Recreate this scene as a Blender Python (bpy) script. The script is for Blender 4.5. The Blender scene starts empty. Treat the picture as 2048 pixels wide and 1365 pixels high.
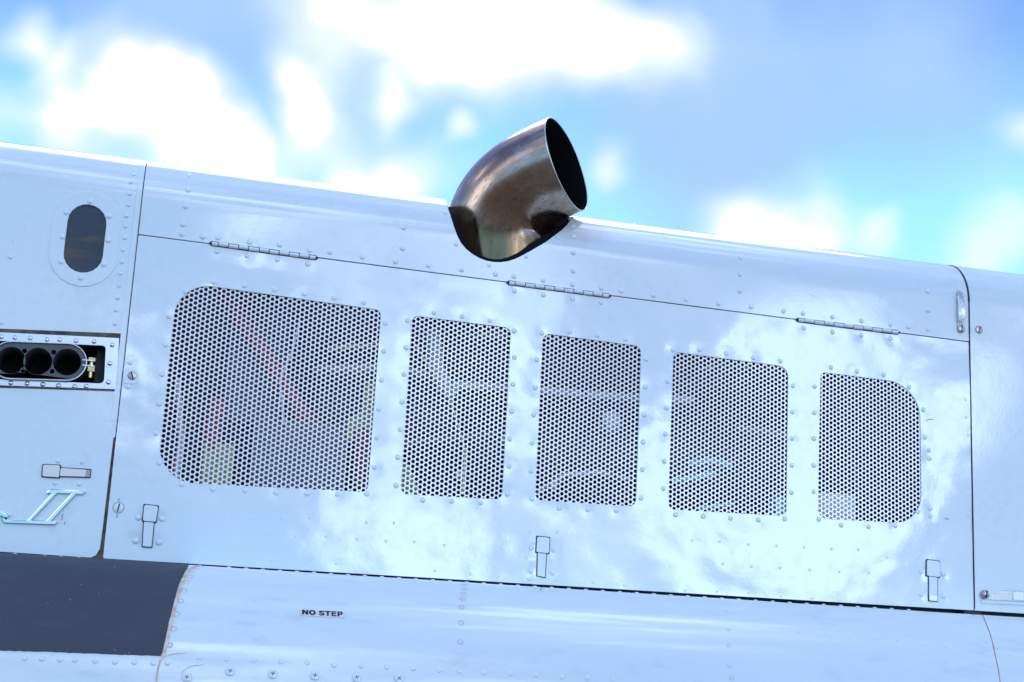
import bpy, bmesh, math, random
import numpy as np
from mathutils import Vector, Matrix, noise
from mathutils.geometry import delaunay_2d_cdt
random.seed(7)
SC = bpy.context.scene
COL = SC.collection
R_ = math.radians

# ------------------------------------------------------------------ camera
# World frame: X runs aft along the helicopter, Y into its body, Z up; Y = 0 is the flat cowling side.
F = 2764.94
CX, CY = 1024.0, 682.5
EX = Vector((0.9677239, 0.09845882, 0.23198345))
EY = Vector((-0.24699128, 0.18770162, 0.95066472))
EZ = Vector((0.05005765, -0.97727886, 0.20596181))
CAM = Vector((-0.62615454, -2.52163675, -0.33716257))
cam_d = bpy.data.cameras.new('camera')
cam = bpy.data.objects.new('camera', cam_d)
COL.objects.link(cam)
right = Vector((EX[0], EY[0], EZ[0])); down = Vector((EX[1], EY[1], EZ[1])); fwd = Vector((EX[2], EY[2], EZ[2]))
cam.matrix_world = Matrix(((right[0], -down[0], -fwd[0], CAM[0]), (right[1], -down[1], -fwd[1], CAM[1]),
                           (right[2], -down[2], -fwd[2], CAM[2]), (0, 0, 0, 1)))
cam_d.sensor_width = 36.0
cam_d.lens = F / 2048 * 36
cam_d.clip_start = 0.05
cam_d.clip_end = 4000
SC.camera = cam
GROUND_Z = CAM[2] - 1.65

def ray(px, py):
    return (right * ((px - CX) / F) + down * ((py - CY) / F) + fwd).normalized()

def P(px, py, Y=0.0):
    """the place at depth Y (behind the cowling side) that was sighted at this pixel"""
    r = ray(px, py)
    return CAM + r * ((Y - CAM[1]) / r[1])

# ------------------------------------------------------------------ exposure, sun, sky
SC.view_settings.view_transform = 'Standard'
SC.view_settings.look = 'None'
SC.view_settings.gamma = 1
SC.view_settings.exposure = 1.64
SUN_EL, SUN_AZ = R_(52), R_(14)          # azimuth from +Y towards +X
sd = bpy.data.lights.new('sun', 'SUN')
sd.energy = 0.5
sd.angle = R_(38)
sd.color = (1.0, 0.96, 0.9)
sun = bpy.data.objects.new('sun', sd)
COL.objects.link(sun)
sdir = Vector((math.sin(SUN_AZ) * math.cos(SUN_EL), math.cos(SUN_AZ) * math.cos(SUN_EL), math.sin(SUN_EL)))
sun.rotation_euler = sdir.to_track_quat('Z', 'Y').to_euler()

W = bpy.data.worlds.new('World')
SC.world = W
W.use_nodes = True
wt = W.node_tree
wt.nodes.clear()

class NT:
    def __init__(s, t): s.t = t
    def n(s, typ, **k):
        q = s.t.nodes.new(typ)
        for a, b in k.items():
            if a.startswith('_'): q.inputs[int(a[1:])].default_value = b
            else: setattr(q, a, b)
        return q
    def l(s, a, b): s.t.links.new(a, b)
    def math(s, op, a, b=None, c=None, clamp=False):
        q = s.n('ShaderNodeMath', operation=op, use_clamp=clamp)
        for i, v in enumerate((a, b, c)):
            if v is None: continue
            if isinstance(v, (int, float)): q.inputs[i].default_value = v
            else: s.l(v, q.inputs[i])
        return q.outputs[0]
    def noise(s, vec, scale, detail=2, rough=0.5, dist=0.0, out='Fac'):
        q = s.n('ShaderNodeTexNoise')
        q.inputs['Scale'].default_value = scale; q.inputs['Detail'].default_value = detail
        q.inputs['Roughness'].default_value = rough; q.inputs['Distortion'].default_value = dist
        s.l(vec, q.inputs['Vector'])
        return q.outputs[out]
    def ramp(s, v, a, b, c0=0.0, c1=1.0, smooth=True):
        q = s.n('ShaderNodeMapRange', interpolation_type='SMOOTHSTEP' if smooth else 'LINEAR')
        s.l(v, q.inputs[0])
        for i, x in zip((1, 2, 3, 4), (a, b, c0, c1)): q.inputs[i].default_value = x
        return q.outputs[0]
    def mix(s, f, a, b):
        q = s.n('ShaderNodeMix', data_type='RGBA')
        for i, v in ((0, f), (6, a), (7, b)):
            if isinstance(v, (int, float)): q.inputs[i].default_value = v
            elif isinstance(v, tuple): q.inputs[i].default_value = (v + (1,))[:4]
            else: s.l(v, q.inputs[i])
        return q.outputs[2]

w = NT(wt)
tc = w.n('ShaderNodeTexCoord')
sky = w.n('ShaderNodeTexSky', sky_type='NISHITA', sun_disc=False, sun_elevation=SUN_EL, sun_rotation=SUN_AZ,
          altitude=100, air_density=1.0, dust_density=0.6, ozone_density=2.0)
# cloud field: soft noise everywhere, denser where the clouds stood that day
nz = w.noise(tc.outputs['Generated'], 7, 3, 0.5, 0, 'Color')
wv = w.n('ShaderNodeVectorMath', operation='MULTIPLY_ADD')
w.l(nz, wv.inputs[0]); wv.inputs[1].default_value = (0.11,) * 3
sub = w.n('ShaderNodeVectorMath', operation='SUBTRACT'); w.l(tc.outputs['Generated'], sub.inputs[0]); sub.inputs[1].default_value = (0.055,) * 3
w.l(sub.outputs[0], wv.inputs[2])
wdir = wv.outputs[0]
def blobs(lst, src):
    tot = None
    for (d, rad, amp) in lst:
        q = w.n('ShaderNodeVectorMath', operation='DISTANCE')
        w.l(src, q.inputs[0]); q.inputs[1].default_value = d
        v = w.ramp(q.outputs['Value'], 0.0, rad, amp, 0.0)
        tot = v if tot is None else w.math('ADD', tot, v)
    return tot
def mirror(px, py):
    r = ray(px, py); return Vector((r[0], -r[1], r[2]))
WH = [(620,50,110),(760,60,150),(900,50,150),(1060,50,150),(1190,90,110),(1300,135,95),(1000,-60,240),(0,215,95),(70,95,70),(195,150,110),
      (95,220,70),(235,205,85),(330,215,110),(405,240,90),(325,300,120),(480,325,115),(410,330,110),(130,300,95),(15,15,60),(630,212,90),(590,222,70),
      (782,198,55),(940,240,42),(750,350,115),(850,345,95),(670,370,80),(1480,430,90),(1590,415,110),(1655,455,90),(1550,475,110),
      (1775,465,55),(2010,525,95),(2060,275,60),(1190,345,55)]
white = [(tuple(ray(x, y)), r * 1.36 / F, 0.64) for x, y, r in WH]
# clouds on the photographer's side of the sky, as the glossy paint mirrors them
WR = [(1880,860,150,1.2),(1830,1000,150,0.8),(1700,1060,170,1.3),(1500,1090,170,1.3),(1640,900,130,1.0),(800,1060,200,1.3),(870,1100,140,0.8),(1620,690,190,1.2),(1480,700,120,0.7),(880,790,190,1.0),(1040,900,150,0.7),
      (300,720,170,0.9),(470,440,120,0.8),(1330,940,150,0.8),(60,560,130,0.5),(120,1060,150,0.5)]
white += [(tuple(mirror(x, y)), r * 1.12 / F, a * 0.98) for x, y, r, a in WR]
wb = blobs(white, wdir)
gen = w.noise(tc.outputs['Generated'], 2.6, 4, 0.52)
inview = w.n('ShaderNodeVectorMath', operation='DISTANCE'); w.l(tc.outputs['Generated'], inview.inputs[0]); inview.inputs[1].default_value = tuple(ray(1024, 300))
away = w.ramp(inview.outputs['Value'], 0.25, 0.75)
cl = w.math('MULTIPLY', w.ramp(gen, 0.42, 0.70, 0, 1.2), away)
fine = w.noise(tc.outputs['Generated'], 9, 4, 0.5)
m0 = w.math('ADD', w.math('ADD', wb, cl), w.math('MULTIPLY_ADD', fine, 0.65, -0.325))
wm = w.ramp(m0, -0.1, 1.05)
wm2 = w.ramp(m0, 0.6, 1.6)
# thin grey-lavender cloud
GR = [(560,130,260,0.5),(300,260,240,0.4),(1480,470,260,0.4),(800,330,220,0.4),(330,20,260,0.6),(420,90,200,0.5),(1400,200,360,0.8),(1300,240,300,0.6),(1620,120,300,0.5),(1900,200,260,0.5),(1250,60,160,0.5),(180,80,160,0.5),(120,250,200,0.5),(700,200,260,0.35),(1750,180,420,0.3),(1180,20,120,0.5)]
gb = blobs([(tuple(ray(x, y)), r / F, a) for x, y, r, a in GR], wdir)
gm = w.math('ADD', gb, w.math('MULTIPLY', w.ramp(w.noise(tc.outputs['Generated'], 2.1, 3, 0.5), 0.4, 0.75, 0, 0.8), away), clamp=True)
sz = w.n('ShaderNodeSeparateXYZ'); w.l(tc.outputs['Generated'], sz.inputs[0])
hz = w.ramp(sz.outputs[2], 0.43, 0.28, 0, 0.8)            # paler, greener air low in the sky, all round
dim = w.mix(1.0, sky.outputs[0], (0, 0, 0)); dim.node.blend_type = 'MULTIPLY'; dim.node.inputs[7].default_value = (0.22, 0.33, 0.62, 1)
sk = w.mix(hz, dim, (1.45, 3.4, 5.4))
c1 = w.mix(gm, sk, (1.3, 2.05, 4.3))
c2 = w.mix(wm2, w.mix(wm, c1, (3.3, 3.6, 4.8)), (12.4, 15.8, 20.5))
bg = w.n('ShaderNodeBackground'); w.l(c2, bg.inputs[0]); bg.inputs[1].default_value = 0.1
wo = w.n('ShaderNodeOutputWorld'); w.l(bg.outputs[0], wo.inputs[0])

# ------------------------------------------------------------------ materials
def mat(name, base, rough=0.4, metal=0.0, ior=1.5, coat=0.0, build=None):
    m = bpy.data.materials.new(name); m.use_nodes = True
    t = NT(m.node_tree); b = m.node_tree.nodes['Principled BSDF']
    b.inputs['Base Color'].default_value = (*base, 1); b.inputs['Roughness'].default_value = rough
    b.inputs['Metallic'].default_value = metal; b.inputs['IOR'].default_value = ior
    b.inputs['Coat Weight'].default_value = coat
    if build: build(t, b)
    return m
def obj_co(t): return t.n('ShaderNodeTexCoord').outputs['Object']
def scaled(t, v, s):
    q = t.n('ShaderNodeVectorMath', operation='MULTIPLY'); t.l(v, q.inputs[0]); q.inputs[1].default_value = s
    return q.outputs[0]
def bump(t, b, h, dist, strength=1.0):
    q = t.n('ShaderNodeBump'); q.inputs['Strength'].default_value = strength; q.inputs['Distance'].default_value = dist
    t.l(h, q.inputs['Height']); t.l(q.outputs[0], b.inputs['Normal'])
def paint_nodes(c, dirt, stretch=(1, 1, 1)):
    def f(t, b):
        co = scaled(t, obj_co(t), stretch)
        a = t.noise(co, 3.5, 5, 0.6); g = t.noise(co, 45, 4, 0.65)
        stain = t.ramp(t.math('MULTIPLY', a, g), 0.24, 0.42)
        specks = t.ramp(t.noise(obj_co(t), 260, 1, 0.4), 0.765, 0.80)
        k = t.mix(t.math('MULTIPLY', stain, dirt), c, (c[0] * 0.84, c[1] * 0.85, c[2] * 0.83))
        k = t.mix(t.math('MULTIPLY', specks, 0.35), k, (0.35, 0.32, 0.28))
        t.l(k, b.inputs['Base Color'])
        t.l(t.ramp(g, 0.3, 0.75, 0.03, 0.11), b.inputs['Roughness'])
        bump(t, b, t.noise(co, 130, 2, 0.5), 0.00005, 1.0)
    return f
def soot_paint(t, b):
    paint_nodes(WHITE, 0.5)(t, b)
    src = b.inputs['Base Color'].links[0].from_socket
    sp_ = t.n('ShaderNodeVectorMath', operation='SUBTRACT'); t.l(obj_co(t), sp_.inputs[0]); sp_.inputs[1].default_value = (0.105, 0.03, 0.452)
    sc_ = scaled(t, sp_.outputs[0], (0.55, 0.3, 1.0))
    ln = t.n('ShaderNodeVectorMath', operation='LENGTH'); t.l(sc_, ln.inputs[0])
    nn = t.noise(obj_co(t), 30, 4, 0.6)
    f_ = t.ramp(t.math('ADD', ln.outputs['Value'], t.math('MULTIPLY_ADD', nn, 0.03, -0.015)), 0.055, 0.005, 0, 0.6)
    t.l(t.mix(f_, src, (0.52, 0.46, 0.40)), b.inputs['Base Color'])
WHITE = (0.74, 0.85, 0.87)
M = {}
M['paint'] = mat('white_gloss_paint', WHITE, 0.05, 0, 1.88, 0, paint_nodes(WHITE, 0.5))
M['upper_paint'] = mat('white_sooted_paint', WHITE, 0.05, 0, 1.8, 0, soot_paint)
M['roof_paint'] = mat('white_roof_paint', WHITE, 0.1, 0, 1.7, 0, paint_nodes(WHITE, 0.8, (0.35, 1, 1)))
M['screen'] = mat('white_screen_paint', (0.93, 0.92, 0.92), 0.12, 0, 2.0)
M['plain'] = mat('white_rivet_paint', WHITE, 0.14, 0, 1.65)
M['dark'] = mat('dark_seal_and_shade', (0.035, 0.033, 0.03), 0.7)
M['edge'] = mat('worn_edge_metal', (0.42, 0.40, 0.36), 0.45, 0.3)
def grime_nodes(t, b):
    n = t.noise(obj_co(t), 40, 4, 0.6)
    t.l(t.mix(t.ramp(n, 0.35, 0.65), (0.03, 0.03, 0.028), (0.16, 0.12, 0.06)), b.inputs['Base Color'])
M['grime'] = mat('seam_grime', (0.1, 0.08, 0.05), 0.7, build=grime_nodes)
M['black'] = mat('black_cavity', (0.012, 0.012, 0.013), 0.7)
M['rubber'] = mat('grey_rubber', (0.09, 0.10, 0.115), 0.55)
def alu_nodes(t, b):
    n = t.noise(scaled(t, obj_co(t), (1, 4, 4)), 8, 3, 0.5)
    t.l(t.ramp(n, 0.3, 0.7, 0.2, 0.34), b.inputs['Roughness'])
    t.l(t.mix(n, (0.56, 0.57, 0.62), (0.70, 0.71, 0.76)), b.inputs['Base Color'])
M['alu'] = mat('bare_aluminium', (0.8, 0.8, 0.82), 0.25, 1.0, build=alu_nodes)
M['steel'] = mat('stainless_band', (0.62, 0.6, 0.56), 0.28, 1.0)
M['brass'] = mat('cadmium_brass', (0.72, 0.56, 0.28), 0.3, 1.0)
M['screwm'] = mat('dull_screw_steel', (0.42, 0.40, 0.36), 0.32, 1.0)
M['chrome'] = mat('chrome_emblem', (0.60, 0.70, 0.73), 0.06, 1.0)
M['slot_grey'] = mat('slot_grey', (0.16, 0.17, 0.20), 0.6)
M['slot'] = mat('slot_black', (0.01, 0.01, 0.012), 0.8)
def glass_nodes(t, b):
    n = t.noise(scaled(t, obj_co(t), (3, 3, 14)), 3, 3, 0.5)
    t.l(t.mix(t.ramp(n, 0.5, 0.68), (0.026, 0.036, 0.055), (0.075, 0.055, 0.045)), b.inputs['Base Color'])  # brown streaks: a reflection on the pane, painted into its colour
M['glass'] = mat('smoked_sight_glass', (0.03, 0.035, 0.045), 0.05, 0, 1.5, build=glass_nodes)
def slip_nodes(t, b):
    co = obj_co(t)
    g = t.noise(co, 300, 3, 0.7); a = t.noise(co, 9, 4, 0.6); s = t.noise(scaled(t, co, (3, 9, 9)), 5, 5, 0.7)
    k = t.mix(a, (0.038, 0.050, 0.074), (0.052, 0.066, 0.092))
    k = t.mix(t.math('MULTIPLY', t.ramp(s, 0.48, 0.8), 0.4), k, (0.085, 0.10, 0.125))
    k = t.mix(t.math('MULTIPLY', t.ramp(g, 0.5, 0.8), 0.5), k, (0.09, 0.105, 0.13))
    k = t.mix(t.ramp(t.noise(co, 150, 1, 0.3), 0.80, 0.815), k, (0.3, 0.3, 0.33))
    t.l(k, b.inputs['Base Color']); bump(t, b, g, 0.0016, 1.0)
M['slip'] = mat('dark_anti_slip_paint', (0.04, 0.05, 0.07), 0.62, build=slip_nodes)
def tan_nodes(t, b):
    n = t.noise(obj_co(t), 70, 4, 0.65)
    t.l(t.mix(t.ramp(n, 0.35, 0.65), (0.62, 0.47, 0.33), (0.80, 0.70, 0.6)), b.inputs['Base Color'])
M['tan'] = mat('tan_sealant', (0.7, 0.55, 0.4), 0.55, build=tan_nodes)
M['rust'] = mat('brown_hairline', (0.42, 0.25, 0.13), 0.6)
M['placard'] = mat('pale_placard', (0.74, 0.76, 0.72), 0.35)
M['ink'] = mat('navy_ink', (0.012, 0.022, 0.045), 0.5)
def pipe_nodes(t, b):
    uv = t.n('ShaderNodeTexCoord').outputs['UV']
    sx = t.n('ShaderNodeSeparateXYZ'); t.l(uv, sx.inputs[0])
    co = obj_co(t)
    st = t.noise(scaled(t, uv, (7, 60, 1)), 2.0, 5, 0.65); pt = t.noise(co, 28, 5, 0.65); fin = t.noise(co, 160, 3, 0.6)
    k = t.mix(t.ramp(pt, 0.3, 0.7), (0.37, 0.285, 0.225), (0.52, 0.42, 0.345))
    hb = t.math('ADD', sx.outputs[0], t.math('MULTIPLY_ADD', pt, 0.3, -0.15))     # along the pipe, 0 root, 1 mouth
    k = t.mix(t.ramp(hb, 0.34, 0.12, 0, 0.85), k, (0.19, 0.125, 0.055))              # straw oxide near the root
    k = t.mix(t.math('MULTIPLY', t.math('MULTIPLY', t.ramp(hb, 0.2, 0.4), t.ramp(hb, 0.95, 0.6)), 0.6), k, (0.34, 0.19, 0.11))   # copper
    k = t.mix(t.math('MULTIPLY', t.ramp(st, 0.5, 0.75), 0.65), k, (0.10, 0.085, 0.095))
    k = t.mix(t.math('MULTIPLY', t.ramp(fin, 0.5, 0.7), 0.12), k, (0.14, 0.09, 0.06))
    t.l(k, b.inputs['Base Color'])
    t.l(t.ramp(st, 0.3, 0.75, 0.14, 0.32), b.inputs['Roughness'])
    bump(t, b, t.noise(co, 14, 2, 0.5), 0.0008, 0.4)
M['pipe'] = mat('heat_tinted_steel', (0.5, 0.45, 0.4), 0.2, 1.0, build=pipe_nodes)
M['soot'] = mat('soot_black', (0.006, 0.006, 0.007), 0.85)
M['soot'].node_tree.nodes['Principled BSDF'].inputs['Specular IOR Level'].default_value = 0.1
M['liner'] = mat('well_liner_grey', (0.16, 0.15, 0.145), 0.6)
M['refl_band'] = mat('dark_reflection_band', (0.007, 0.007, 0.008), 0.45)  # near-black: the dark reflection at the pipe root, put into colour
M['refl_band'].node_tree.nodes['Principled BSDF'].inputs['Specular IOR Level'].default_value = 0.05
M['weld'] = mat('weld_bead', (0.20, 0.13, 0.09), 0.4, 1.0)
M['red'] = mat('red_silicone_hose', (0.42, 0.075, 0.07), 0.55)
M['green'] = mat('lime_primer', (0.46, 0.54, 0.17), 0.5)
M['bluegrey'] = mat('blue_grey_casing', (0.13, 0.15, 0.175), 0.5)
M['case'] = mat('engine_casing', (0.045, 0.045, 0.048), 0.5, 0.3)
M['brown'] = mat('heated_combustor', (0.15, 0.09, 0.06), 0.5, 0.4)
M['pale'] = mat('pale_tube', (0.82, 0.81, 0.80), 0.4, 0.0)
M['cyan'] = mat('sky_glint_blue', (0.40, 0.86, 0.98), 0.12, 0, 1.6)  # glints of sky inside the bay, put into the base colour
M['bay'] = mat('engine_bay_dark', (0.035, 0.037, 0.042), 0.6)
def ground_nodes(t, b):
    co = obj_co(t)
    a = t.noise(co, 0.15, 5, 0.6); g = t.noise(co, 6, 5, 0.65)
    k = t.mix(t.ramp(t.math('MULTIPLY_ADD', g, 0.4, t.math('MULTIPLY', a, 0.8)), 0.4, 0.75), (0.115, 0.095, 0.07), (0.19, 0.16, 0.12))
    t.l(k, b.inputs['Base Color'])
M['ground'] = mat('dry_grass_ground', (0.2, 0.16, 0.1), 0.9, build=ground_nodes)

# ------------------------------------------------------------------ helpers
def link(name, me, m, parent, smooth=None):
    o = bpy.data.objects.new(name, me)
    COL.objects.link(o)
    if m and not me.materials: me.materials.append(m)
    if parent is not None: o.parent = parent; o.matrix_parent_inverse = parent.matrix_world.inverted()
    if smooth is not None: me.shade_smooth(); me.set_sharp_from_angle(angle=R_(smooth))
    return o
def mesh(verts, faces):
    me = bpy.data.meshes.new('m'); me.from_pydata([tuple(v) for v in verts], [], faces); me.update(); return me
class MB:
    def __init__(s): s.v = []; s.f = []
    def add(s, v, f):
        k = len(s.v); s.v += [Vector(x) for x in v]; s.f += [[i + k for i in q] for q in f]
    def tube(s, pts, r, n=16, cap=True):
        pts = [Vector(p) for p in pts]; rs = r if isinstance(r, (list, tuple)) else [r] * len(pts)
        v = []; f = []; ref = None
        for i, p in enumerate(pts):
            d = (pts[min(i + 1, len(pts) - 1)] - pts[max(i - 1, 0)]).normalized()
            if ref is None: ref = d.orthogonal().normalized()
            ref = (ref - d * ref.dot(d)).normalized(); b = d.cross(ref)
            for k in range(n):
                a = 2 * math.pi * k / n
                v.append(p + (ref * math.cos(a) + b * math.sin(a)) * rs[i])
        for i in range(len(pts) - 1):
            for k in range(n):
                f.append([i * n + k, i * n + (k + 1) % n, (i + 1) * n + (k + 1) % n, (i + 1) * n + k])
        if cap: f.append(list(range(n))[::-1]); f.append([(len(pts) - 1) * n + k for k in range(n)])
        s.add(v, f); return s
    def box(s, a, b):
        x0, y0, z0 = a; x1, y1, z1 = b
        s.add([(x0,y0,z0),(x1,y0,z0),(x1,y1,z0),(x0,y1,z0),(x0,y0,z1),(x1,y0,z1),(x1,y1,z1),(x0,y1,z1)],
              [[0,3,2,1],[4,5,6,7],[0,1,5,4],[1,2,6,5],[2,3,7,6],[3,0,4,7]]); return s
    def build(s, name, m, parent, smooth=35):
        return link(name, mesh(s.v, s.f), m, parent, smooth)

# the outer skin surfaces: a profile in (Y, Z) swept along X with a slight slope k
class Surf:
    def __init__(s, prof, k, s0):
        s.p = np.array(prof, float); s.k = k
        d = np.diff(s.p, axis=0); L = np.hypot(d[:, 0], d[:, 1])
        s.s = np.concatenate([[0], np.cumsum(L)]) + s0
        t = d / L[:, None]; n = np.stack([-t[:, 1], t[:, 0]], 1)       # outward
        vn = np.concatenate([n[:1], n[:-1] + n[1:], n[-1:]]); s.n = vn / np.linalg.norm(vn, axis=1)[:, None]
    def at(s, X, q, off=0.0):
        y = np.interp(q, s.s, s.p[:, 0]); z = np.interp(q, s.s, s.p[:, 1])
        a = np.interp(q, s.s, s.n[:, 0]); b = np.interp(q, s.s, s.n[:, 1]); l = np.hypot(a, b)
        a, b = a / l, b / l
        return (X, y + a * off, z + b * off + s.k * X), (0.0, a, b)
    def pt(s, X, q, off=0.0): return Vector([float(c) for c in s.at(X, q, off)[0]])
    def nrm(s, X, q): return Vector([float(c) for c in s.at(X, q)[1]])
    def hit(s, px, py):
        r = ray(px, py); oz = CAM[2] - s.k * CAM[0]; dz = r[2] - s.k * r[0]; best = None
        for i in range(len(s.p) - 1):
            (y0, z0), (y1, z1) = s.p[i], s.p[i + 1]
            ay, az = y1 - y0, z1 - z0
            det = -r[1] * az + dz * ay
            if abs(det) < 1e-12: continue
            by, bz = y0 - CAM[1], z0 - oz
            t = (-by * az + bz * ay) / det
            u = (r[1] * bz - dz * by) / det
            if -1e-6 <= u <= 1 + 1e-6 and t > 0 and (best is None or t < best[0]):
                best = (t, s.s[i] + u * (s.s[i + 1] - s.s[i]))
        if best is None: return None
        return CAM[0] + r[0] * best[0], best[1]
    def nearest_rim(s, px, py):
        q = s.hit(px, py); e = 0
        while q is None: e += 0.5; q = s.hit(px, py + e)
        return q
    def hits(s, pts): return [s.nearest_rim(*p) for p in pts]

RC = 0.10
KC = -0.006
ZR = 0.401
prof = [(0.0, -0.5), (0.0, ZR)]
for i in range(1, 25):
    a = i / 24 * R_(84); prof.append((RC - RC * math.cos(a), ZR + RC * math.sin(a)))
ye, ze = prof[-1]
prof.append((ye + 0.35, ze + 0.35 * math.tan(R_(6)))); 
COWL = Surf(prof, KC, -0.5)             # s equals Z on the flat side
S_ROOF = float(COWL.s[-1])
# fuselage roof shoulder below the cowling
ZB = -0.2435
KS = -0.0030
A_, B_ = 0.19, 0.235
Zt = ZB - 0.0088
prof = []
for i in range(0, 41):
    a = i / 40 * math.pi / 2
    prof.append((-0.02 - A_ * math.cos(a), Zt - B_ + B_ * math.sin(a)))
prof = [(-0.02 - A_ + 0.03, Zt - B_ - 0.5)] + prof + [(0.12, Zt - 0.008)]
SHO = Surf(prof, KS, 0.0)

def in_poly(P_, loop):
    x, y = P_[:, 0], P_[:, 1]; ins = np.zeros(len(P_), bool); n = len(loop)
    for i in range(n):
        x0, y0 = loop[i]; x1, y1 = loop[(i + 1) % n]
        if y0 == y1: continue
        c = ((y0 > y) != (y1 > y)) & (x < (x1 - x0) * (y - y0) / (y1 - y0) + x0)
        ins ^= c
    return ins
def resample(loop, g):
    out = []; n = len(loop)
    for i in range(n):
        a = np.array(loop[i]); b = np.array(loop[(i + 1) % n]); k = max(1, int(math.ceil(np.linalg.norm(b - a) / g)))
        for j in range(k): out.append(tuple(a + (b - a) * j / k))
    return out
def area(loop): return 0.5 * sum(loop[i][0] * loop[(i + 1) % len(loop)][1] - loop[(i + 1) % len(loop)][0] * loop[i][1] for i in range(len(loop)))

def skin(name, surf, outer, holes, m, parent, off=0.0, g=0.008, rim=0.003, cham=0.0005, disp=None, gx=None):
    """a sheet of the outer skin: outline and holes in (X, s), laid on the surface, with a turned edge"""
    gx = gx or g
    loops = [resample(outer, g)] + [resample(h, g) for h in holes]
    if area(loops[0]) < 0: loops[0].reverse()
    for h in loops[1:]:
        if area(h) > 0: h.reverse()
    V = []; E = []
    for lp in loops:
        k = len(V); V += lp; E += [(k + i, k + (i + 1) % len(lp)) for i in range(len(lp))]
    B = np.array(V); lo = B.min(0); hi = B.max(0)
    nx = max(2, int((hi[0] - lo[0]) / gx)); ny = max(2, int((hi[1] - lo[1]) / g))
    GX, GY = np.meshgrid(np.linspace(lo[0], hi[0], nx + 1)[1:-1], np.linspace(lo[1], hi[1], ny + 1)[1:-1])
    G = np.stack([GX.ravel(), GY.ravel()], 1)
    ok = in_poly(G, loops[0])
    for h in loops[1:]: ok &= ~in_poly(G, h)
    G = G[ok]
    keep = np.ones(len(G), bool)
    for i in range(0, len(G), 2000):
        d2 = ((G[i:i + 2000, None, :] - B[None]) ** 2).sum(2).min(1); keep[i:i + 2000] = d2 > (0.45 * g) ** 2
    V = V + [tuple(p) for p in G[keep]]
    ov, oe, of, *_ = delaunay_2d_cdt([Vector(v) for v in V], E, [], 0, 1e-7)
    ov = np.array([tuple(v) for v in ov]); of = np.array(of)
    c = ov[of].mean(1); ok = in_poly(c, loops[0])
    for h in loops[1:]: ok &= ~in_poly(c, h)
    of = of[ok]
    def place(q, o):
        q = np.asarray(q); d = disp(q) if disp is not None else 0.0
        (x, y, z), _ = surf.at(q[:, 0], q[:, 1], o + d)
        return np.stack([x, y + 0 * x, z], 1)
    pos = place(ov, off)
    verts = pos.tolist(); faces = of.tolist()
    me_n = len(verts)
    for lp in loops:
        q = np.array(lp); n = len(lp)
        t = np.roll(q, -1, 0) - np.roll(q, 1, 0); t /= np.linalg.norm(t, axis=1)[:, None]
        nr = np.stack([t[:, 1], -t[:, 0]], 1)                    # away from the sheet
        rings = [place(q, off), place(q + nr * cham, off - cham), place(q + nr * cham, off - rim)]
        k = len(verts)
        for r_ in rings: verts += r_.tolist()
        for j in range(2):
            for i in range(n):
                a = k + j * n + i; b = k + j * n + (i + 1) % n
                faces.append([a, a + n, b + n, b])
    me = mesh(verts, faces)
    return link(name, me, m, parent, 30)

# flat built-up parts: outlines in (X, Z), filled with holes, standing proud of the skin
def plate(name, loops, y_front, thick, m, parent, bev=0.0004):
    cu = bpy.data.curves.new('c', 'CURVE'); cu.dimensions = '2D'; cu.fill_mode = 'BOTH'
    cu.bevel_depth = bev; cu.bevel_resolution = 1; cu.extrude = max(thick / 2 - bev, 1e-5); cu.offset = -bev
    for lp in loops:
        sp = cu.splines.new('POLY'); sp.points.add(len(lp) - 1); sp.use_cyclic_u = True
        for p, q in zip(sp.points, lp): p.co = (q[0], q[1], 0, 1)
    o = bpy.data.objects.new('c', cu); COL.objects.link(o)
    dg = bpy.context.evaluated_depsgraph_get()
    me = bpy.data.meshes.new_from_object(o.evaluated_get(dg))
    bpy.data.objects.remove(o); bpy.data.curves.remove(cu)
    me.transform(Matrix(((1, 0, 0, 0), (0, 0, -1, y_front + thick / 2), (0, 1, 0, 0), (0, 0, 0, 1))))
    me.materials.clear()
    return link(name, me, m, parent, 30)

def rpoly(c, r, n=8):
    """round the corners of a polygon; r one radius or one per corner"""
    c = [np.array(p, float) for p in c]; N = len(c); rr = r if isinstance(r, (list, tuple)) else [r] * N; out = []
    for i in range(N):
        p, a, b = c[i], c[i - 1], c[(i + 1) % N]
        u = (a - p) / np.linalg.norm(a - p); v = (b - p) / np.linalg.norm(b - p)
        if rr[i] <= 0: out.append(tuple(p)); continue
        th = math.acos(max(-1, min(1, float(u @ v)))); d = rr[i] / math.tan(th / 2)
        s0, s1 = p + u * d, p + v * d
        cen = p + (u + v) / np.linalg.norm(u + v) * rr[i] / math.sin(th / 2)
        a0 = math.atan2(*(s0 - cen)[::-1]); a1 = math.atan2(*(s1 - cen)[::-1]); da = (a1 - a0 + math.pi) % (2 * math.pi) - math.pi
        for k in range(n + 1):
            t = a0 + da * k / n; out.append((cen[0] + rr[i] * math.cos(t), cen[1] + rr[i] * math.sin(t)))
    return out
def XZ(pts, Y=0.0):
    out = []
    for p in pts:
        q = P(p[0], p[1], Y); out.append((q[0], q[2]))
    return out
def XS(pts): return COWL.hits(pts)
def circ(x, y, r, n=24): return [(x + r * math.cos(2 * math.pi * i / n), y + r * math.sin(2 * math.pi * i / n)) for i in range(n)]

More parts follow.
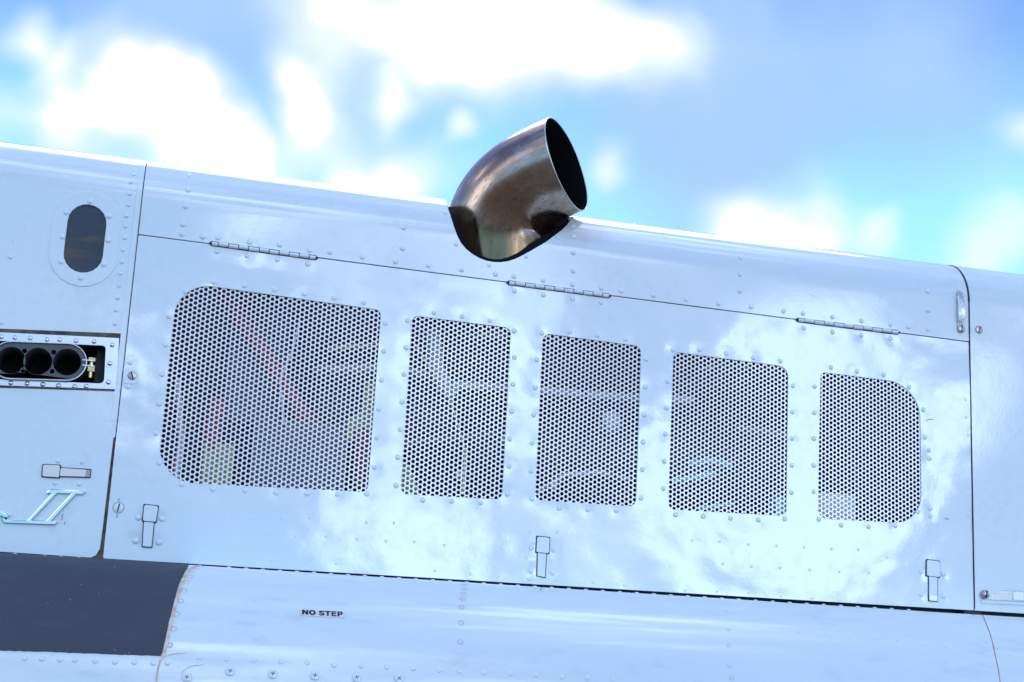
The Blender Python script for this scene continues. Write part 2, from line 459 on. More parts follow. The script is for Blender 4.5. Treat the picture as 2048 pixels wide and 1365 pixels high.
# ------------------------------------------------------------------ ground and the helicopter root
g = mesh([(-1500, -1500, 0), (1500, -1500, 0), (1500, 1500, 0), (-1500, 1500, 0)], [[0, 1, 2, 3]])
go = link('ground', g, M['ground'], None); go.location = (0, 0, GROUND_Z); go['kind'] = 'structure'
HELI = bpy.data.objects.new('helicopter', None)
COL.objects.link(HELI)
HELI.location = (0, 0.4, GROUND_Z)
HELI['label'] = 'white helicopter flank with perforated engine door and upturned heat-stained exhaust pipe'
HELI['category'] = 'helicopter'
bpy.context.view_layer.update()
def group(name, at, label=None):
    o = bpy.data.objects.new(name, None); COL.objects.link(o); o.location = at
    o.parent = HELI; o.matrix_parent_inverse = HELI.matrix_world.inverted(); o.empty_display_size = 0.02
    if label: o['label'] = label
    bpy.context.view_layer.update()
    return o

# ------------------------------------------------------------------ outlines
X1, X2 = -0.7202, 0.9762
GAP = 0.0013
hinge_l = COWL.hit(277, 469.5)[1]; hinge_r = COWL.hit(1938, 684)[1]
def s_h(X): return hinge_l + (hinge_r - hinge_l) * (X - X1) / (X2 - X1)
bot_l = COWL.hit(207, 1117)[1]; bot_r = COWL.hit(1950, 1221)[1]
def s_b(X): return bot_l + (bot_r - bot_l) * (X - X1) / (X2 - X1)
XL, XR = -2.2, 2.4

SCR = [  # corners TL TR BR BL and corner radii, sighted
 ([(355, 563), (763, 620.5), (736, 985), (311, 964)], [0.062, 0.012, 0.013, 0.066]),
 ([(823.5, 630.6), (1022.5, 656), (1004.5, 1000), (800.5, 989)], 0.014),
 ([(1085.6, 666.7), (1283, 692.5), (1272.3, 1014), (1069, 1001)], 0.015),
 ([(1346.8, 703.4), (1577, 734), (1573.5, 1033), (1336, 1019.5)], [0.012, 0.022, 0.014, 0.014]),
 ([(1641, 744), (1840.7, 768.7), (1844, 1049), (1635.6, 1038)], [0.012, 0.075, 0.062, 0.02])]
holes = [rpoly(XS(c), r, 10) for c, r in SCR]

def Z(x0, y0, sc, lst): return [(x0 + a / sc, y0 + b / sc) for a, b in lst]
DOOR_RIV = Z(300, 550, 2.968, [(210,97),(378,42),(560,65),(738,88),(915,113),(1092,138),(1270,165),(1398,288),(1385,453),(1372,625),(1357,797),(1345,967),(1330,1142),(1287,1300),(1112,1303),(932,1298),(748,1293),(563,1280),(373,1272),(187,1243),(55,1117),(35,942),(55,765),(72,590),(92,415),(113,247)])
DOOR_RIV += Z(780, 600, 3.102, [(108,128),(273,78),(448,103),(620,130),(770,193),(772,358),(763,525),(755,692),(743,863),(738,1033),(728,1207),(562,1260),(382,1250),(203,1242),(37,1152),(48,977),(63,805),(75,635),(87,463),(100,297),
 (940,207),(1113,198),(1288,220),(1463,243),(1590,368),(1583,540),(1577,712),(1570,883),(1565,1053),(1557,1230),(1403,1308),(1227,1302),(1048,1293),(880,1235),(875,1063),(882,888),(890,715),(902,545),(910,372)])
DOOR_RIV += Z(1300, 650, 3.033, [(140,152),(300,150),(463,173),(627,198),(790,220),(866,370),(863,528),(862,690),(860,853),(858,1017),(817,1177),(657,1183),(488,1173),(322,1162),(155,1152),(82,993),(87,827),(92,663),(100,503),(105,342),
 (1097,260),(1257,283),(1417,303),(1572,378),(1658,515),(1667,682),(1692,760),(1695,812),(1700,1113),(1700,1160),(1625,1135),(1490,1220),(1325,1227),(1160,1215),(1025,1180),(993,1013),(993,853),(995,690),(997,533),(998,375)])
DOOR_RIV += [(434,503),(494,511.7),(554.8,520),(615.5,527.8),(1028.6,582.3),(1087,590.4),(1145,597.6),(1202,605),(1607,656.7),(1665,664),(1722.7,671),(1781.4,677.4),(260.5,725.5),(255.4,773.5)]
LATCH_RIV = [[(277,1035.5),(323.5,1038),(271.5,1082),(318,1085)],[(1062.3,1096.5),(1106.6,1100.4),(1061,1142),(1104.5,1146.5)],
             [(1842,1144),(1887,1148.5),(1842.7,1189),(1887,1192.8)],[(115.6,922.4),(164,924.6),(110.5,966.8),(159,968.6)]]
FLUSH = Z(300, 1020, 3.793, [(470,100),(575,42),(790,60),(1003,62),(1210,60),(883,180),(1105,195),(1335,205),(680,360),(925,385),(1180,400),(1410,410),(1570,222),(1790,238),(2005,243),(1640,95),(1850,100)])
FLUSH += Z(800, 1020, 3.793, [(335,270),(770,295),(957,365),(985,170),(1190,170),(265,465),(530,487),(745,505),(1460,552),(1700,575),(1930,590)])
FLUSH += Z(1300, 1020, 3.793, [(320,232),(527,243),(745,262),(957,272),(1167,283),(1378,295),(1580,303),(1800,365),(555,410),(768,430),(985,440),(1210,455),(270,612),(510,620),(750,632),(993,655),(1230,672),(1660,480),(1435,470)])
FLUSH += Z(1300, 650, 3.033, [(1915,455),(1930,670),(1918,560),(1930,985),(1930,1160)])

rp = np.array([COWL.hit(*p) for p in DOOR_RIV + FLUSH + LATCH_RIV[0] + LATCH_RIV[1] + LATCH_RIV[2]])
ra = np.array([0.0006 * random.uniform(0.5, 1.3)] * len(DOOR_RIV) + [0.0001] * len(FLUSH) + [0.0005] * 12)
for i in range(len(DOOR_RIV)): ra[i] *= random.uniform(0.3, 1.0)
def wob(q, amp, sc, seed):
    return np.array([noise.fractal(Vector((x * sc, y * sc * 1.3, seed)), 1.0, 2.0, 2) for x, y in q]) * amp
def disp_door(q):
    d = wob(q, 0.0012, 4.5, 3.1) + wob(q, 0.00022, 15.0, 8.1)
    for i in range(0, len(q), 4000):
        r2 = ((q[i:i + 4000, None, :] - rp[None]) ** 2).sum(2)
        d[i:i + 4000] -= (np.exp(-r2 / (2 * 0.0085 ** 2)) * ra).sum(1)
    return d
def disp_up(q): return wob(q, 0.0005, 3.5, 1.3) + wob(q, 0.00006, 18.0, 5.3)
def disp_fwd(q): return wob(q, 0.0008, 4.0, 9.3) + wob(q, 0.00006, 18.0, 2.3)

# ------------------------------------------------------------------ engine door
door_out = [(X1 + GAP, s_b(X1)), (X2 - GAP, s_b(X2)), (X2 - GAP, s_h(X2) - GAP), (X1 + GAP, s_h(X1) - GAP)]
door_out = rpoly(door_out, [0.003, 0.003, 0.002, 0.002], 3)
DOOR = skin('engine_door', COWL, door_out, holes, M['paint'], HELI, 0, 0.0065, 0.0022, 0.0005, disp_door)

def perforated(hole):
    q = np.array(hole); lo, hi = q.min(0) - 0.011, q.max(0) + 0.011
    pz = 0.00915; dx = pz * math.sqrt(3) / 2 * 1.02; rh = 0.00345; y0, th = 0.0026, 0.0006
    grown = q + (q - q.mean(0)) / np.linalg.norm(q - q.mean(0), axis=1)[:, None] * 0.013
    v = []; f = []; a12 = [math.pi * 2 * k / 12 for k in range(12)]
    cs = [(math.cos(a), math.sin(a)) for a in a12]
    i = 0; x = lo[0]
    cen = []
    while x < hi[0]:
        z = lo[1] + (pz / 2 if i % 2 else 0)
        while z < hi[1]: cen.append((x, z)); z += pz
        x += dx; i += 1
    cen = np.array(cen); cen = cen[in_poly(cen, grown.tolist())]
    for (cx, cz) in cen:
        k = len(v); zz = cz + KC * cx
        for (c, s_) in cs:                                       # hexagon cell outline with 12 points
            a = math.atan2(s_, c); m_ = (a + math.pi / 6) % (math.pi / 3) - math.pi / 6
            # cell with flat sides facing the six neighbours (neighbour straight above)
            mm = (a - math.pi / 2 + math.pi / 6) % (math.pi / 3) - math.pi / 6
            ap = pz / 2 / math.cos(mm) * 1.012
            v.append((cx + ap * c * 1.02, y0, zz + ap * s_))
        for (c, s_) in cs: v.append((cx + (rh + 0.0003) * c, y0, zz + (rh + 0.0003) * s_))
        for (c, s_) in cs: v.append((cx + rh * c, y0 + 0.0003, zz + rh * s_))
        for (c, s_) in cs: v.append((cx + rh * c, y0 + th, zz + rh * s_))
        for j in range(12):
            n = (j + 1) % 12
            for L in (0, 12, 24): f.append([k + L + j, k + L + n, k + L + 12 + n, k + L + 12 + j])
    return mesh(v, f)
SLAB = ['perforated screen with one large rounded front end, the widest of the five', None, None, None, 'perforated screen with a rounded aft end']
for h, lb in zip(holes, SLAB):
    o = link('perforated_screen', perforated(h), M['screen'], DOOR, 25)
    if lb: o['label'] = lb

# rivets: one shared dome
def dome(r, h, n=12, rings=(1.0, 0.9, 0.6, 0.25)):
    v = []; f = []
    for q in rings:
        z = h * math.sqrt(max(0, 1 - q ** 2.4))
        for k in range(n): v.append((r * q * math.cos(2 * math.pi * k / n), r * q * math.sin(2 * math.pi * k / n), z))
    for i in range(len(rings) - 1):
        for k in range(n): f.append([i * n + k, i * n + (k + 1) % n, (i + 1) * n + (k + 1) % n, (i + 1) * n + k])
    f.append([(len(rings) - 1) * n + k for k in range(n)])
    me = mesh(v, f); me.shade_smooth(); return me
RIV = dome(0.0054, 0.0021); RIV_S = dome(0.0037, 0.0015); FL = dome(0.0030, 0.0006); RIV_A = dome(0.0047, 0.0024)
for me, m in ((RIV, 'plain'), (RIV_S, 'plain'), (FL, 'plain'), (RIV_A, 'alu')): me.materials.append(M[m])
def put(name, me, surf, q, parent, off=0.0, spin=None, sc=1.0):
    p = surf.pt(q[0], q[1], off); n = surf.nrm(q[0], q[1])
    o = bpy.data.objects.new(name, me); COL.objects.link(o)
    rot = n.to_track_quat('Z', 'Y')
    if spin is not None: rot = rot @ Matrix.Rotation(spin, 3, 'Z').to_quaternion()
    if parent is not None: o.parent = parent; o.matrix_parent_inverse = parent.matrix_world.inverted()
    o.matrix_basis = Matrix.Translation(p) @ rot.to_matrix().to_4x4() @ Matrix.Scale(sc, 4)
    return o
dd = disp_door(np.array([COWL.hit(*p) for p in DOOR_RIV]))
for p, d in zip(DOOR_RIV, dd): put('rivet', RIV, COWL, COWL.hit(*p), DOOR, d - 0.0002, sc=random.uniform(0.94, 1.05))
fd = disp_door(np.array([COWL.hit(*p) for p in FLUSH]))
for p, d in zip(FLUSH, fd): put('flush_rivet', FL, COWL, COWL.hit(*p), DOOR, d - 0.0001)

# ------------------------------------------------------------------ upper cowling with the exhaust cut-out
Z5 = lambda l: Z(860, 200, 3.792, l)
cut = Z5([(140,838),(158,890),(180,960),(203,1025),(230,1080),(270,1130),(320,1170),(370,1200),(430,1222),(485,1232),(540,1233),(595,1225),(650,1207),(705,1180),(760,1150),(820,1115),(880,1080),(940,1035),(1000,990),(1040,950),(1062,920)])
cutq = XS(cut)
top = [(cutq[-1][0] + 0.004, 0.53), (cutq[-1][0] - 0.01, 0.60), ((cutq[0][0] + cutq[-1][0]) / 2, 0.63), (cutq[0][0] + 0.02, 0.60), (cutq[0][0] - 0.002, 0.53)]
cut_loop = cutq + top
up_out = [(X1 + GAP, s_h(X1) + GAP), (X2 - GAP, s_h(X2) + GAP), (X2 - GAP, S_ROOF), (X1 + GAP, S_ROOF)]
UPPER = skin('upper_cowling', COWL, up_out, [cut_loop], M['upper_paint'], HELI, 0.0, 0.009, 0.003, 0.0005, disp_up)
UP_RIV = [(376,381),(370.5,413),(366,449),(364,468.6),(405.3,473.6),(378,352),(436,476),(499,484.3),(559,490),(618.6,500.6),(660,505),(724,514.6),(790.8,523.6),(856.7,531.5),
 (807.7,455.8),(804.5,497),(1027.8,553.5),(1086.6,560.6),(1145.4,569),(1202.6,576.5),(991,548.8),(1242,581.7),(1306.7,591),(1371.9,598.9),(1436.5,607.3),(1147,505.8),(1146.4,542.2),
 (1480.8,515.8),(1480,548.8),(1479.4,582.3),(923,540),(1145.6,453),(1148,474),(1606,627.6),(1664.8,634.4),(1722.7,641.8),(1780.9,649.2),(1501.8,613.6),(1567,622.5),(1816.5,654.3),
 (1855.7,659),(1855.7,621),(1855.7,583),(1918,579.5)]
UP_SM = [(889.8,426),(912.7,489.3),(978,531.5),(1052,513.8),(1115.8,476),(1145.6,436)]
for p in UP_RIV: put('rivet', RIV, COWL, COWL.hit(*p), UPPER, 0.0002, sc=random.uniform(0.92, 1.02))
for p in UP_SM: put('rivet', RIV_S, COWL, COWL.nearest_rim(*p), UPPER, 0.0002)
# rivets along the top edge, seen against the sky
for px in (386, 440, 500, 545, 590, 640, 695, 760, 815, 870, 1270, 1450, 1660):
    q = COWL.nearest_rim(px, 290); put('rivet', RIV_S, COWL, (q[0], q[1] + 0.003), UPPER, 0.0)
# join lines drawn as narrow doubler strips
# ------------------------------------------------------------------ aft cowling
aft_out = [(X2 + GAP, s_b(X2)), (XR, s_b(XR)), (XR, S_ROOF), (X2 + GAP, S_ROOF)]
AFT = skin('aft_cowling', COWL, aft_out, [], M['paint'], HELI, 0.0004, 0.012, 0.003, 0.0008, disp_up)
for (sa, sb, wd_) in ((s_b(X2) + 0.003, 0.33, 0.0016), (0.33, 0.40, 0.0024), (0.40, 0.53, 0.0036)):
    skin('rubber_seal', COWL, [(X2 - wd_ / 2, sa), (X2 + wd_ / 2 + 0.0006, sa), (X2 + wd_ / 2 + 0.0006, sb), (X2 - wd_ / 2, sb)], [], M['dark'], AFT, 0.0010, 0.008, 0.0014, 0.0002)
# ------------------------------------------------------------------ forward cowling
port_c = [(143, 412), (207, 412), (200, 543), (134, 543)]
def obround(x0, y0, x1, y1, r, n=10):
    """stadium from (x0,y0) to (x1,y1) with end radius r"""
    a = math.atan2(y1 - y0, x1 - x0); out = []
    for k in range(n + 1): t = a - math.pi / 2 + math.pi * k / n; out.append((x1 + r * math.cos(t), y1 + r * math.sin(t)))
    for k in range(n + 1): t = a + math.pi / 2 + math.pi * k / n; out.append((x0 + r * math.cos(t), y0 + r * math.sin(t)))
    return out
pa, pb = COWL.hit(174, 445.5), COWL.hit(166.5, 509.5)
win = obround(pa[0], pa[1], pb[0], pb[1], 0.0342)
fra = obround(pa[0], pa[1], pb[0], pb[1], 0.0585)
vent_o = XS([(-420, 645), (238, 677), (232, 779), (-420, 757)])     # frame outline
vent_i = rpoly(XS([(-420, 662), (212, 692), (208, 768), (-420, 742)]), [0, 0.006, 0.008, 0], 4)
sg = COWL.hit(232, 874)[1]
fwd_out = [(XL, s_b(X1)), (X1 - 0.020, s_b(X1)), (X1 - 0.012, s_b(X1) + 0.004), (X1 - 0.0065, s_b(X1) + 0.016), (X1 - 0.0055, s_b(X1) + 0.05), (X1 - 0.0042, sg - 0.002), (X1 - GAP, sg), (X1 - GAP, S_ROOF), (XL, S_ROOF)]
fwd_hole = rpoly(XS([(-420, 657), (216, 689), (212, 772), (-420, 747)]), 0.004, 3)
FWD = skin('forward_cowling', COWL, fwd_out, [win, fwd_hole], M['paint'], HELI, -0.0008, 0.010, 0.003, 0.0005, disp_fwd)
FW_RIV = [(267,349),(262,365),(259,388),(257,410),(253,432),(251,453),(249.5,476),(246,500),(243.5,524),(240,547),(238,571.5),(235,596),(232,620.5),(230,647.5),(20,514),(2.5,646)]
for p in FW_RIV: put('rivet', RIV_S, COWL, COWL.nearest_rim(*p), FWD, -0.0004)
# lapped edge strip along the seam
strip = [(X1 - 0.0125, s_b(X1) + 0.235), (X1 - 0.0022, s_b(X1) + 0.235), (X1 - 0.0022, 0.60), (X1 - 0.0125, 0.60)]
so = skin('seam_strip', COWL, [(X1 - 0.0105, s_b(X1) + 0.24), (X1 - 0.0022, s_b(X1) + 0.24), (X1 - 0.0022, 0.60), (X1 - 0.0105, 0.60)], [], M['plain'], FWD, 0.0002, 0.01, 0.001, 0.0003)

# sight window
PORT = group('sight_window', COWL.pt(*pa))
skin('window_frame', COWL, fra, [win], M['plain'], PORT, 0.0009, 0.006, 0.002, 0.0004)
gl = obround(pa[0], pa[1], pb[0], pb[1], 0.038)
skin('pane', COWL, gl, [], M['glass'], PORT, -0.0042, 0.01, 0.001)
for p in [(180,403),(133,425),(218,432.5),(125,474),(216,481),(122,523.5),(207,528.5),(161,556)]:
    put('rivet', RIV, COWL, COWL.hit(*p), PORT, 0.0009)

# ------------------------------------------------------------------ riveted air outlet with three ducts
VENT = group('air_outlet', P(77, 724))
skin('outlet_frame', COWL, vent_o, [vent_i], M['alu'], VENT, 0.0012, 0.012, 0.0022, 0.0004)
gv = rpoly(XS([(-420, 641), (244, 667.5), (237.5, 783.5), (-420, 762)]), 0.002, 2)
skin('gasket', COWL, gv, [vent_o], M['grime'], VENT, -0.0002, 0.012, 0.001, 0.0002)
b = MB()
vi = vent_i; n = len(vi)
vv = [(x, 0.001, z + KC * x) for x, z in vi] + [(x, 0.13, z + KC * x) for x, z in vi]
b.add(vv, [[i, i + n, (i + 1) % n + n, (i + 1) % n] for i in range(n)] + [[i + n for i in range(n)]])
b.build('recess', M['black'], VENT)
for p in Z(0, 600, 3.935, [(10,293),(118,300),(237,303),(370,315),(470,315),(597,325),(740,330),(883,357),(865,503),(853,650),(85,655),(213,660),(337,667),(460,677),(588,685),(678,682)]):
    put('rivet', RIV_A, COWL, COWL.hit(*p), VENT, 0.0012, sc=0.95)
ZV = lambda l: Z(0, 660, 7.877, l)
def c_of(p): q = P(*p); return q[0], q[2]
cens = [c_of(p) for p in ZV([(180, 492), (603, 507), (1060, 520)])]
dxv = (cens[1][0] - cens[0][0], cens[1][1] - cens[0][1])
cens = [(cens[0][0] - dxv[0], cens[0][1] - dxv[1])] [0:0] + cens
small = [c_of(p) for p in ZV([(392, 345), (850, 365), (365, 648), (825, 665)])]
RB = 0.0310
body = obround(cens[0][0], cens[0][1], cens[2][0], cens[2][1], RB, 14)
plate('duct_block', [body] + [circ(x, z, 0.0238, 32) for x, z in cens] + [circ(x, z, 0.0042, 12) for x, z in small], -0.0075, 0.09, M['rubber'], VENT, 0.0004)
for x, z in cens:
    t = MB(); n = 28; ring = []
    for y in (-0.0055, 0.10): ring += [(x + 0.0252 * math.cos(2 * math.pi * k / n), y, z + 0.0252 * math.sin(2 * math.pi * k / n)) for k in range(n)]
    t.add(ring, [[k, k + n, (k + 1) % n + n, (k + 1) % n] for k in range(n)] + [[k + n for k in range(n)]])
    t.build('duct', M['black'], VENT)
band_i = obround(cens[0][0], cens[0][1], cens[2][0] , cens[2][1], RB + 0.0008, 14)
band_o = obround(cens[0][0], cens[0][1], cens[2][0] , cens[2][1], RB + 0.0030, 14)
plate('clamp_band', [band_o, band_i], -0.0100, 0.016, M['steel'], VENT, 0.0006)
ex0 = cens[2][0] + RB
for zz, nm in ((485, 0), (568, 0)):
    a = c_of(ZV([(1320, zz)])[0]); e = c_of(ZV([(1490, zz)])[0])
    MB().box((a[0] - 0.002, -0.008, a[1] - 0.0009), (e[0], 0.006, a[1] + 0.0009)).build('clamp_lug', M['steel'], VENT)
def cyl(name, pa_, pb_, r, m, parent, n=16, smooth=35): return MB().tube([pa_, pb_], r, n).build(name, m, parent, smooth)
def v3(p, Y): q = P(p[0], p[1], 0); return Vector((q[0], Y, q[2]))
bt = [ZV([(1447, y)])[0] for y in (455, 500, 590, 660, 755)]
bt = [v3((p[0] - i * 0.9, p[1]), -0.001) for i, p in enumerate(bt)]
cyl('bolt', bt[0] - Vector((0, 0, 0.003)), bt[4], 0.0036, M['brass'], VENT)
cyl('bolt_head', bt[0] + Vector((0, 0, 0.001)), bt[1], 0.0068, M['brass'], VENT, 6, 20)
cyl('nut', bt[2] + Vector((0, 0, 0.001)), bt[3], 0.0068, M['brass'], VENT, 6, 20)
cyl('washer', bt[2] + Vector((0, 0, 0.0028)), bt[2] + Vector((0, 0, 0.0012)), 0.0078, M['steel'], VENT, 16, 20)

# ------------------------------------------------------------------ hinges
def hinge(a, b_, fr):
    A, B = P(*a), P(*b_); A.y = B.y = 0
    d = (B - A).normalized(); L = (B - A).length
    H = group('piano_hinge', (A + B) / 2)
    r = 0.0037; yc = -0.0024
    cut_ = [0.0] + fr + [1.0]
    for i in range(len(cut_) - 1):
        p0 = A + d * (L * cut_[i] + 0.0007); p1 = A + d * (L * cut_[i + 1] - 0.0007)
        for p in (p0, p1): p.y = yc
        lift = Vector((0, 0, 0.0004 if i % 2 else -0.0004))
        o = MB().tube([p0 + lift, p0 + lift + d * 0.0006, p1 + lift - d * 0.0006, p1 + lift], [r * 0.86, r, r, r * 0.86], 14).build('knuckle', M['plain'], H)
    p0, p1 = A - d * 0.004, B + d * 0.004
    p0.y = p1.y = yc
    cyl('hinge_pin', p0, p1, 0.0021, M['dark'], H)
    n_ = Vector((-d.z, 0, d.x))
    q = [A - d * 0.0035 + n_ * 0.0016, A + n_ * 0.0049, B + n_ * 0.0049, B + d * 0.0035 + n_ * 0.0016, B + d * 0.0035 - n_ * 0.0016, B - n_ * 0.0049, A - n_ * 0.0049, A - d * 0.0035 - n_ * 0.0016]
    plate('hinge_gap', [[(v_.x, v_.z) for v_ in q]], -0.0010, 0.0016, M['dark'], H, 0.0002)
    return H
hinge((423, 487.7), (631.5, 516.3), [0.062, 0.16, 0.255, 0.35, 0.452, 0.547, 0.642, 0.74, 0.837, 0.935])
hinge((1017, 566.2), (1217, 592.6), [0.06, 0.16, 0.256, 0.352, 0.45, 0.547, 0.643, 0.738, 0.836, 0.933])
hinge((1595, 640.5), (1795, 665.5), [0.06, 0.16, 0.256, 0.352, 0.45, 0.547, 0.643, 0.738, 0.836, 0.933])

# ------------------------------------------------------------------ latches
def latch(btn, lev, rivs, label=None, worn=False, parent_mat='plain'):
    """btn and lev: four sighted corners each; dark plates behind draw its gap and contact shadow"""
    L = group('latch', P(*btn[0]), label)
    def grow(q, e):
        q = np.array(q); c = q.mean(0); u = q - c
        return (c + u * (1 + e / np.abs(u).max(0).clip(1e-6))).tolist()
    bq, lq = XZ(btn), XZ(lev)
    yo = -0.0016 - 0.0012
    plate('latch_gap_shade', [rpoly(grow(bq, 0.0016), 0.0020, 3)], -0.0019, 0.0026, M['dark'], L, 0.0002)  # dark plate, widened to paint the contact shadow along with the gap
    plate('latch_gap_shade', [rpoly(grow(lq, 0.0016), 0.0012, 3)], -0.0019, 0.0025, M['dark'], L, 0.0002)
    plate('button', [rpoly(bq, 0.0035, 4)], yo - 0.0016, 0.0036, M[parent_mat], L, 0.0008)
    plate('lever', [rpoly(lq, 0.0012, 3)], yo, 0.0026, M[parent_mat], L, 0.0005)
    e0 = np.array(lq); t = 0.24
    if worn:
        tip = [tuple(e0[0] + (e0[3] - e0[0]) * (1 - t)), tuple(e0[1] + (e0[2] - e0[1]) * (1 - t)), tuple(e0[2]), tuple(e0[3])]
        plate('lever_tip', [rpoly(tip, 0.0008, 2)], yo - 0.0004, 0.0024, M['alu'], L, 0.0004)
    dl = None
    for p in rivs: put('rivet', RIV, COWL, COWL.hit(*p), L, 0.0)
    return L
latch([(288.5,1010),(316.5,1013),(311.5,1045),(285.5,1042.5)], [(288,1044),(307.5,1046),(303,1094.5),(285,1093)], LATCH_RIV[0], 'painted latch under the largest screen')
latch([(1073.5,1073.5),(1098.5,1076),(1097,1107.5),(1071.8,1105)], [(1075,1106),(1092,1108),(1089.5,1155),(1073.8,1152)], LATCH_RIV[1], 'painted latch at the door middle')
latch([(1852.5,1120),(1878,1123.5),(1878,1155),(1852,1152)], [(1857,1153),(1873.6,1155.5),(1873.6,1203),(1857,1201.5)], LATCH_RIV[2], 'latch with chipped paint on its lower lever', True)
latch([(121,931),(121,957),(84,954.5),(86,929)], [(121.5,936),(181,940),(179,955.5),(120,953.5)], LATCH_RIV[3], 'sideways latch of bare metal', True, 'alu') if False else None
LT = group('latch', P(84, 929), 'sideways bare metal latch beside the chrome lettering')
lb, ll = XZ([(86.5, 930), (120.5, 931.5), (118.5, 956), (84.5, 953.5)]), XZ([(121.5, 936.5), (173, 940), (171, 954.5), (119.8, 953)])
le = XZ([(173, 940), (181.5, 940.5), (179.5, 955), (171, 954.5)])
gr = lambda q, e: (np.array(q).mean(0) + (np.array(q) - np.array(q).mean(0)) * (1 + e / np.abs(np.array(q) - np.array(q).mean(0)).max(0))).tolist()
M['latchm'] = mat('latch_bare_metal', (0.78, 0.74, 0.70), 0.4, 0.35)
plate('latch_gap_shade', [rpoly(gr(lb, 0.0015), 0.002, 3)], -0.0019, 0.0026, M['dark'], LT, 0.0002)  # dark plates again paint gap and contact shadow
plate('latch_gap_shade', [rpoly(gr(ll + le[1:3], 0.0014), 0.0012, 3)] if False else [XZ([(120, 935), (183, 938.5), (181, 956.5), (118.5, 954.8)])], -0.0019, 0.0025, M['dark'], LT, 0.0002)
plate('button', [rpoly(lb, 0.0025, 4)], -0.0040, 0.0036, M['latchm'], LT, 0.0008)
plate('lever', [rpoly(ll, 0.0012, 3)], -0.0028, 0.0026, M['latchm'], LT, 0.0005)
plate('lever_tip', [rpoly(le, 0.0008, 2)], -0.0024, 0.0022, M['edge'], LT, 0.0004)
for p in LATCH_RIV[3]: put('rivet', RIV_S, COWL, COWL.hit(*p), LT, 0.0)
# striker below the middle latch
ST = plate('striker_plate', [rpoly(XZ([(1062, 1155.5), (1104, 1157.5), (1113, 1171), (1061, 1169)]), 0.003, 4)], -0.0012, 0.0018, M['plain'], DOOR, 0.0005)
for p in [(1058, 1158.4), (1113, 1161.6)]: put('rivet', RIV_S, COWL, COWL.hit(*p), DOOR, 0)

# ------------------------------------------------------------------ quarter-turn screws
def screw_mesh(r, h, cross=False, ring=0.0):
    b = MB(); n = 20
    rings = [(1.0, 0.0), (1.0, 0.45), (0.9, 0.8), (0.6, 0.96), (0.0001, 1.0)]
    v = [(r * q * math.cos(2 * math.pi * k / n), r * q * math.sin(2 * math.pi * k / n), h * z) for q, z in rings for k in range(n)]
    b.add(v, [[i * n + k, i * n + (k + 1) % n, (i + 1) * n + (k + 1) % n, (i + 1) * n + k] for i in range(4) for k in range(n)])
    return b
def screw(p, r, h, surf, parent, mh, cross=False, spin=0.0, name='screw', off=0.0):
    me = mesh(*(lambda q: (q.v, q.f))(screw_mesh(r, h))); me.materials.append(mh); me.materials.append(M['slot_grey' if cross else 'slot'])
    bm = bmesh.new(); bm.from_mesh(me)
    L, wd = r * (0.46 if cross else 0.86), r * (0.085 if cross else 0.13)
    def bar(sx, sy, z):
        vs = [bm.verts.new((x, y, zz)) for zz in (h * 0.5, z) for x, y in ((-sx, -sy), (sx, -sy), (sx, sy), (-sx, sy))]
        for q in ([4,5,6,7],[0,1,5,4],[1,2,6,5],[2,3,7,6],[3,0,4,7]):
            fc = bm.faces.new([vs[i] for i in q]); fc.material_index = 1
    bar(L, wd, h * 1.035)
    if cross: bar(wd, L, h * 1.04)
    bm.to_mesh(me); bm.free(); me.shade_smooth(); me.set_sharp_from_angle(angle=R_(40))
    return put(name, me, surf, surf.hit(*p), parent, off, spin)
TAB = group('quarter_turn_fastener', P(264, 752))
tab = Z(0, 600, 3.935, [(972,540),(1050,540),(1075,550),(1090,570),(1096,595),(1093,622),(1080,645),(1060,660),(1035,664),(968,655)])
plate('tab', [XZ(tab)], -0.0012, 0.0016, M['plain'], TAB, 0.0004)
screw((264.3, 752), 0.0080, 0.003, COWL, TAB, M['screwm'], spin=R_(-70), off=0.001)
TB = group('quarter_turn_fastener', P(237, 1015.6))
q0 = COWL.hit(237, 1015.6); x0, z0 = P(237, 1015.6)[0], P(237, 1015.6)[2]
plate('ring', [circ(x0, z0, 0.0102), circ(x0, z0, 0.0088)], -0.0006, 0.0012, M['edge'], TB, 0.0002)
screw((237, 1015.6), 0.0084, 0.0012, COWL, TB, M['plain'], spin=R_(80))
# aft strap and screws
STR = group('grounding_strap', P(1920, 625))
sp = []
for (ax, ay), bow in (((1919.5, 585), -0.001), ((1919.5, 592), -0.003), ((1919.3, 610), -0.0075), ((1919.6, 630), -0.0075), ((1920.5, 645), -0.004), ((1921, 664), -0.0015)):
    q = P(ax, ay); sp.append((Vector((q[0], bow, q[2]))))
bb = MB(); hw = 0.0075
vv = []
for p in sp: vv += [p + Vector((-hw, 0, 0.0005)), p + Vector((hw, 0, -0.0005)), p + Vector((hw, 0.0012, -0.0005)), p + Vector((-hw, 0.0012, 0.0005))]
ff = [[0, 1, 2, 3][::-1]] + [[(len(sp) - 1) * 4 + i for i in range(4)]]
for i in range(len(sp) - 1):
    for k in range(4): ff.append([i * 4 + k, i * 4 + (k + 1) % 4, (i + 1) * 4 + (k + 1) % 4, (i + 1) * 4 + k][::-1])
bb.add(vv, ff)
def chip_nodes(t, b_):
    n = t.noise(obj_co(t), 55, 4, 0.65)
    f_ = t.ramp(n, 0.5, 0.54)
    t.l(t.mix(f_, WHITE, (0.55, 0.53, 0.5)), b_.inputs['Base Color']); t.l(f_, b_.inputs['Metallic'])
M['chip'] = mat('chipped_white_metal', WHITE, 0.22, build=chip_nodes)
bb.build('strap', M['chip'], STR, 60)
screw((1921, 658.5), 0.0085, 0.0045, COWL, STR, M['screwm'], spin=R_(80), off=0.0015)
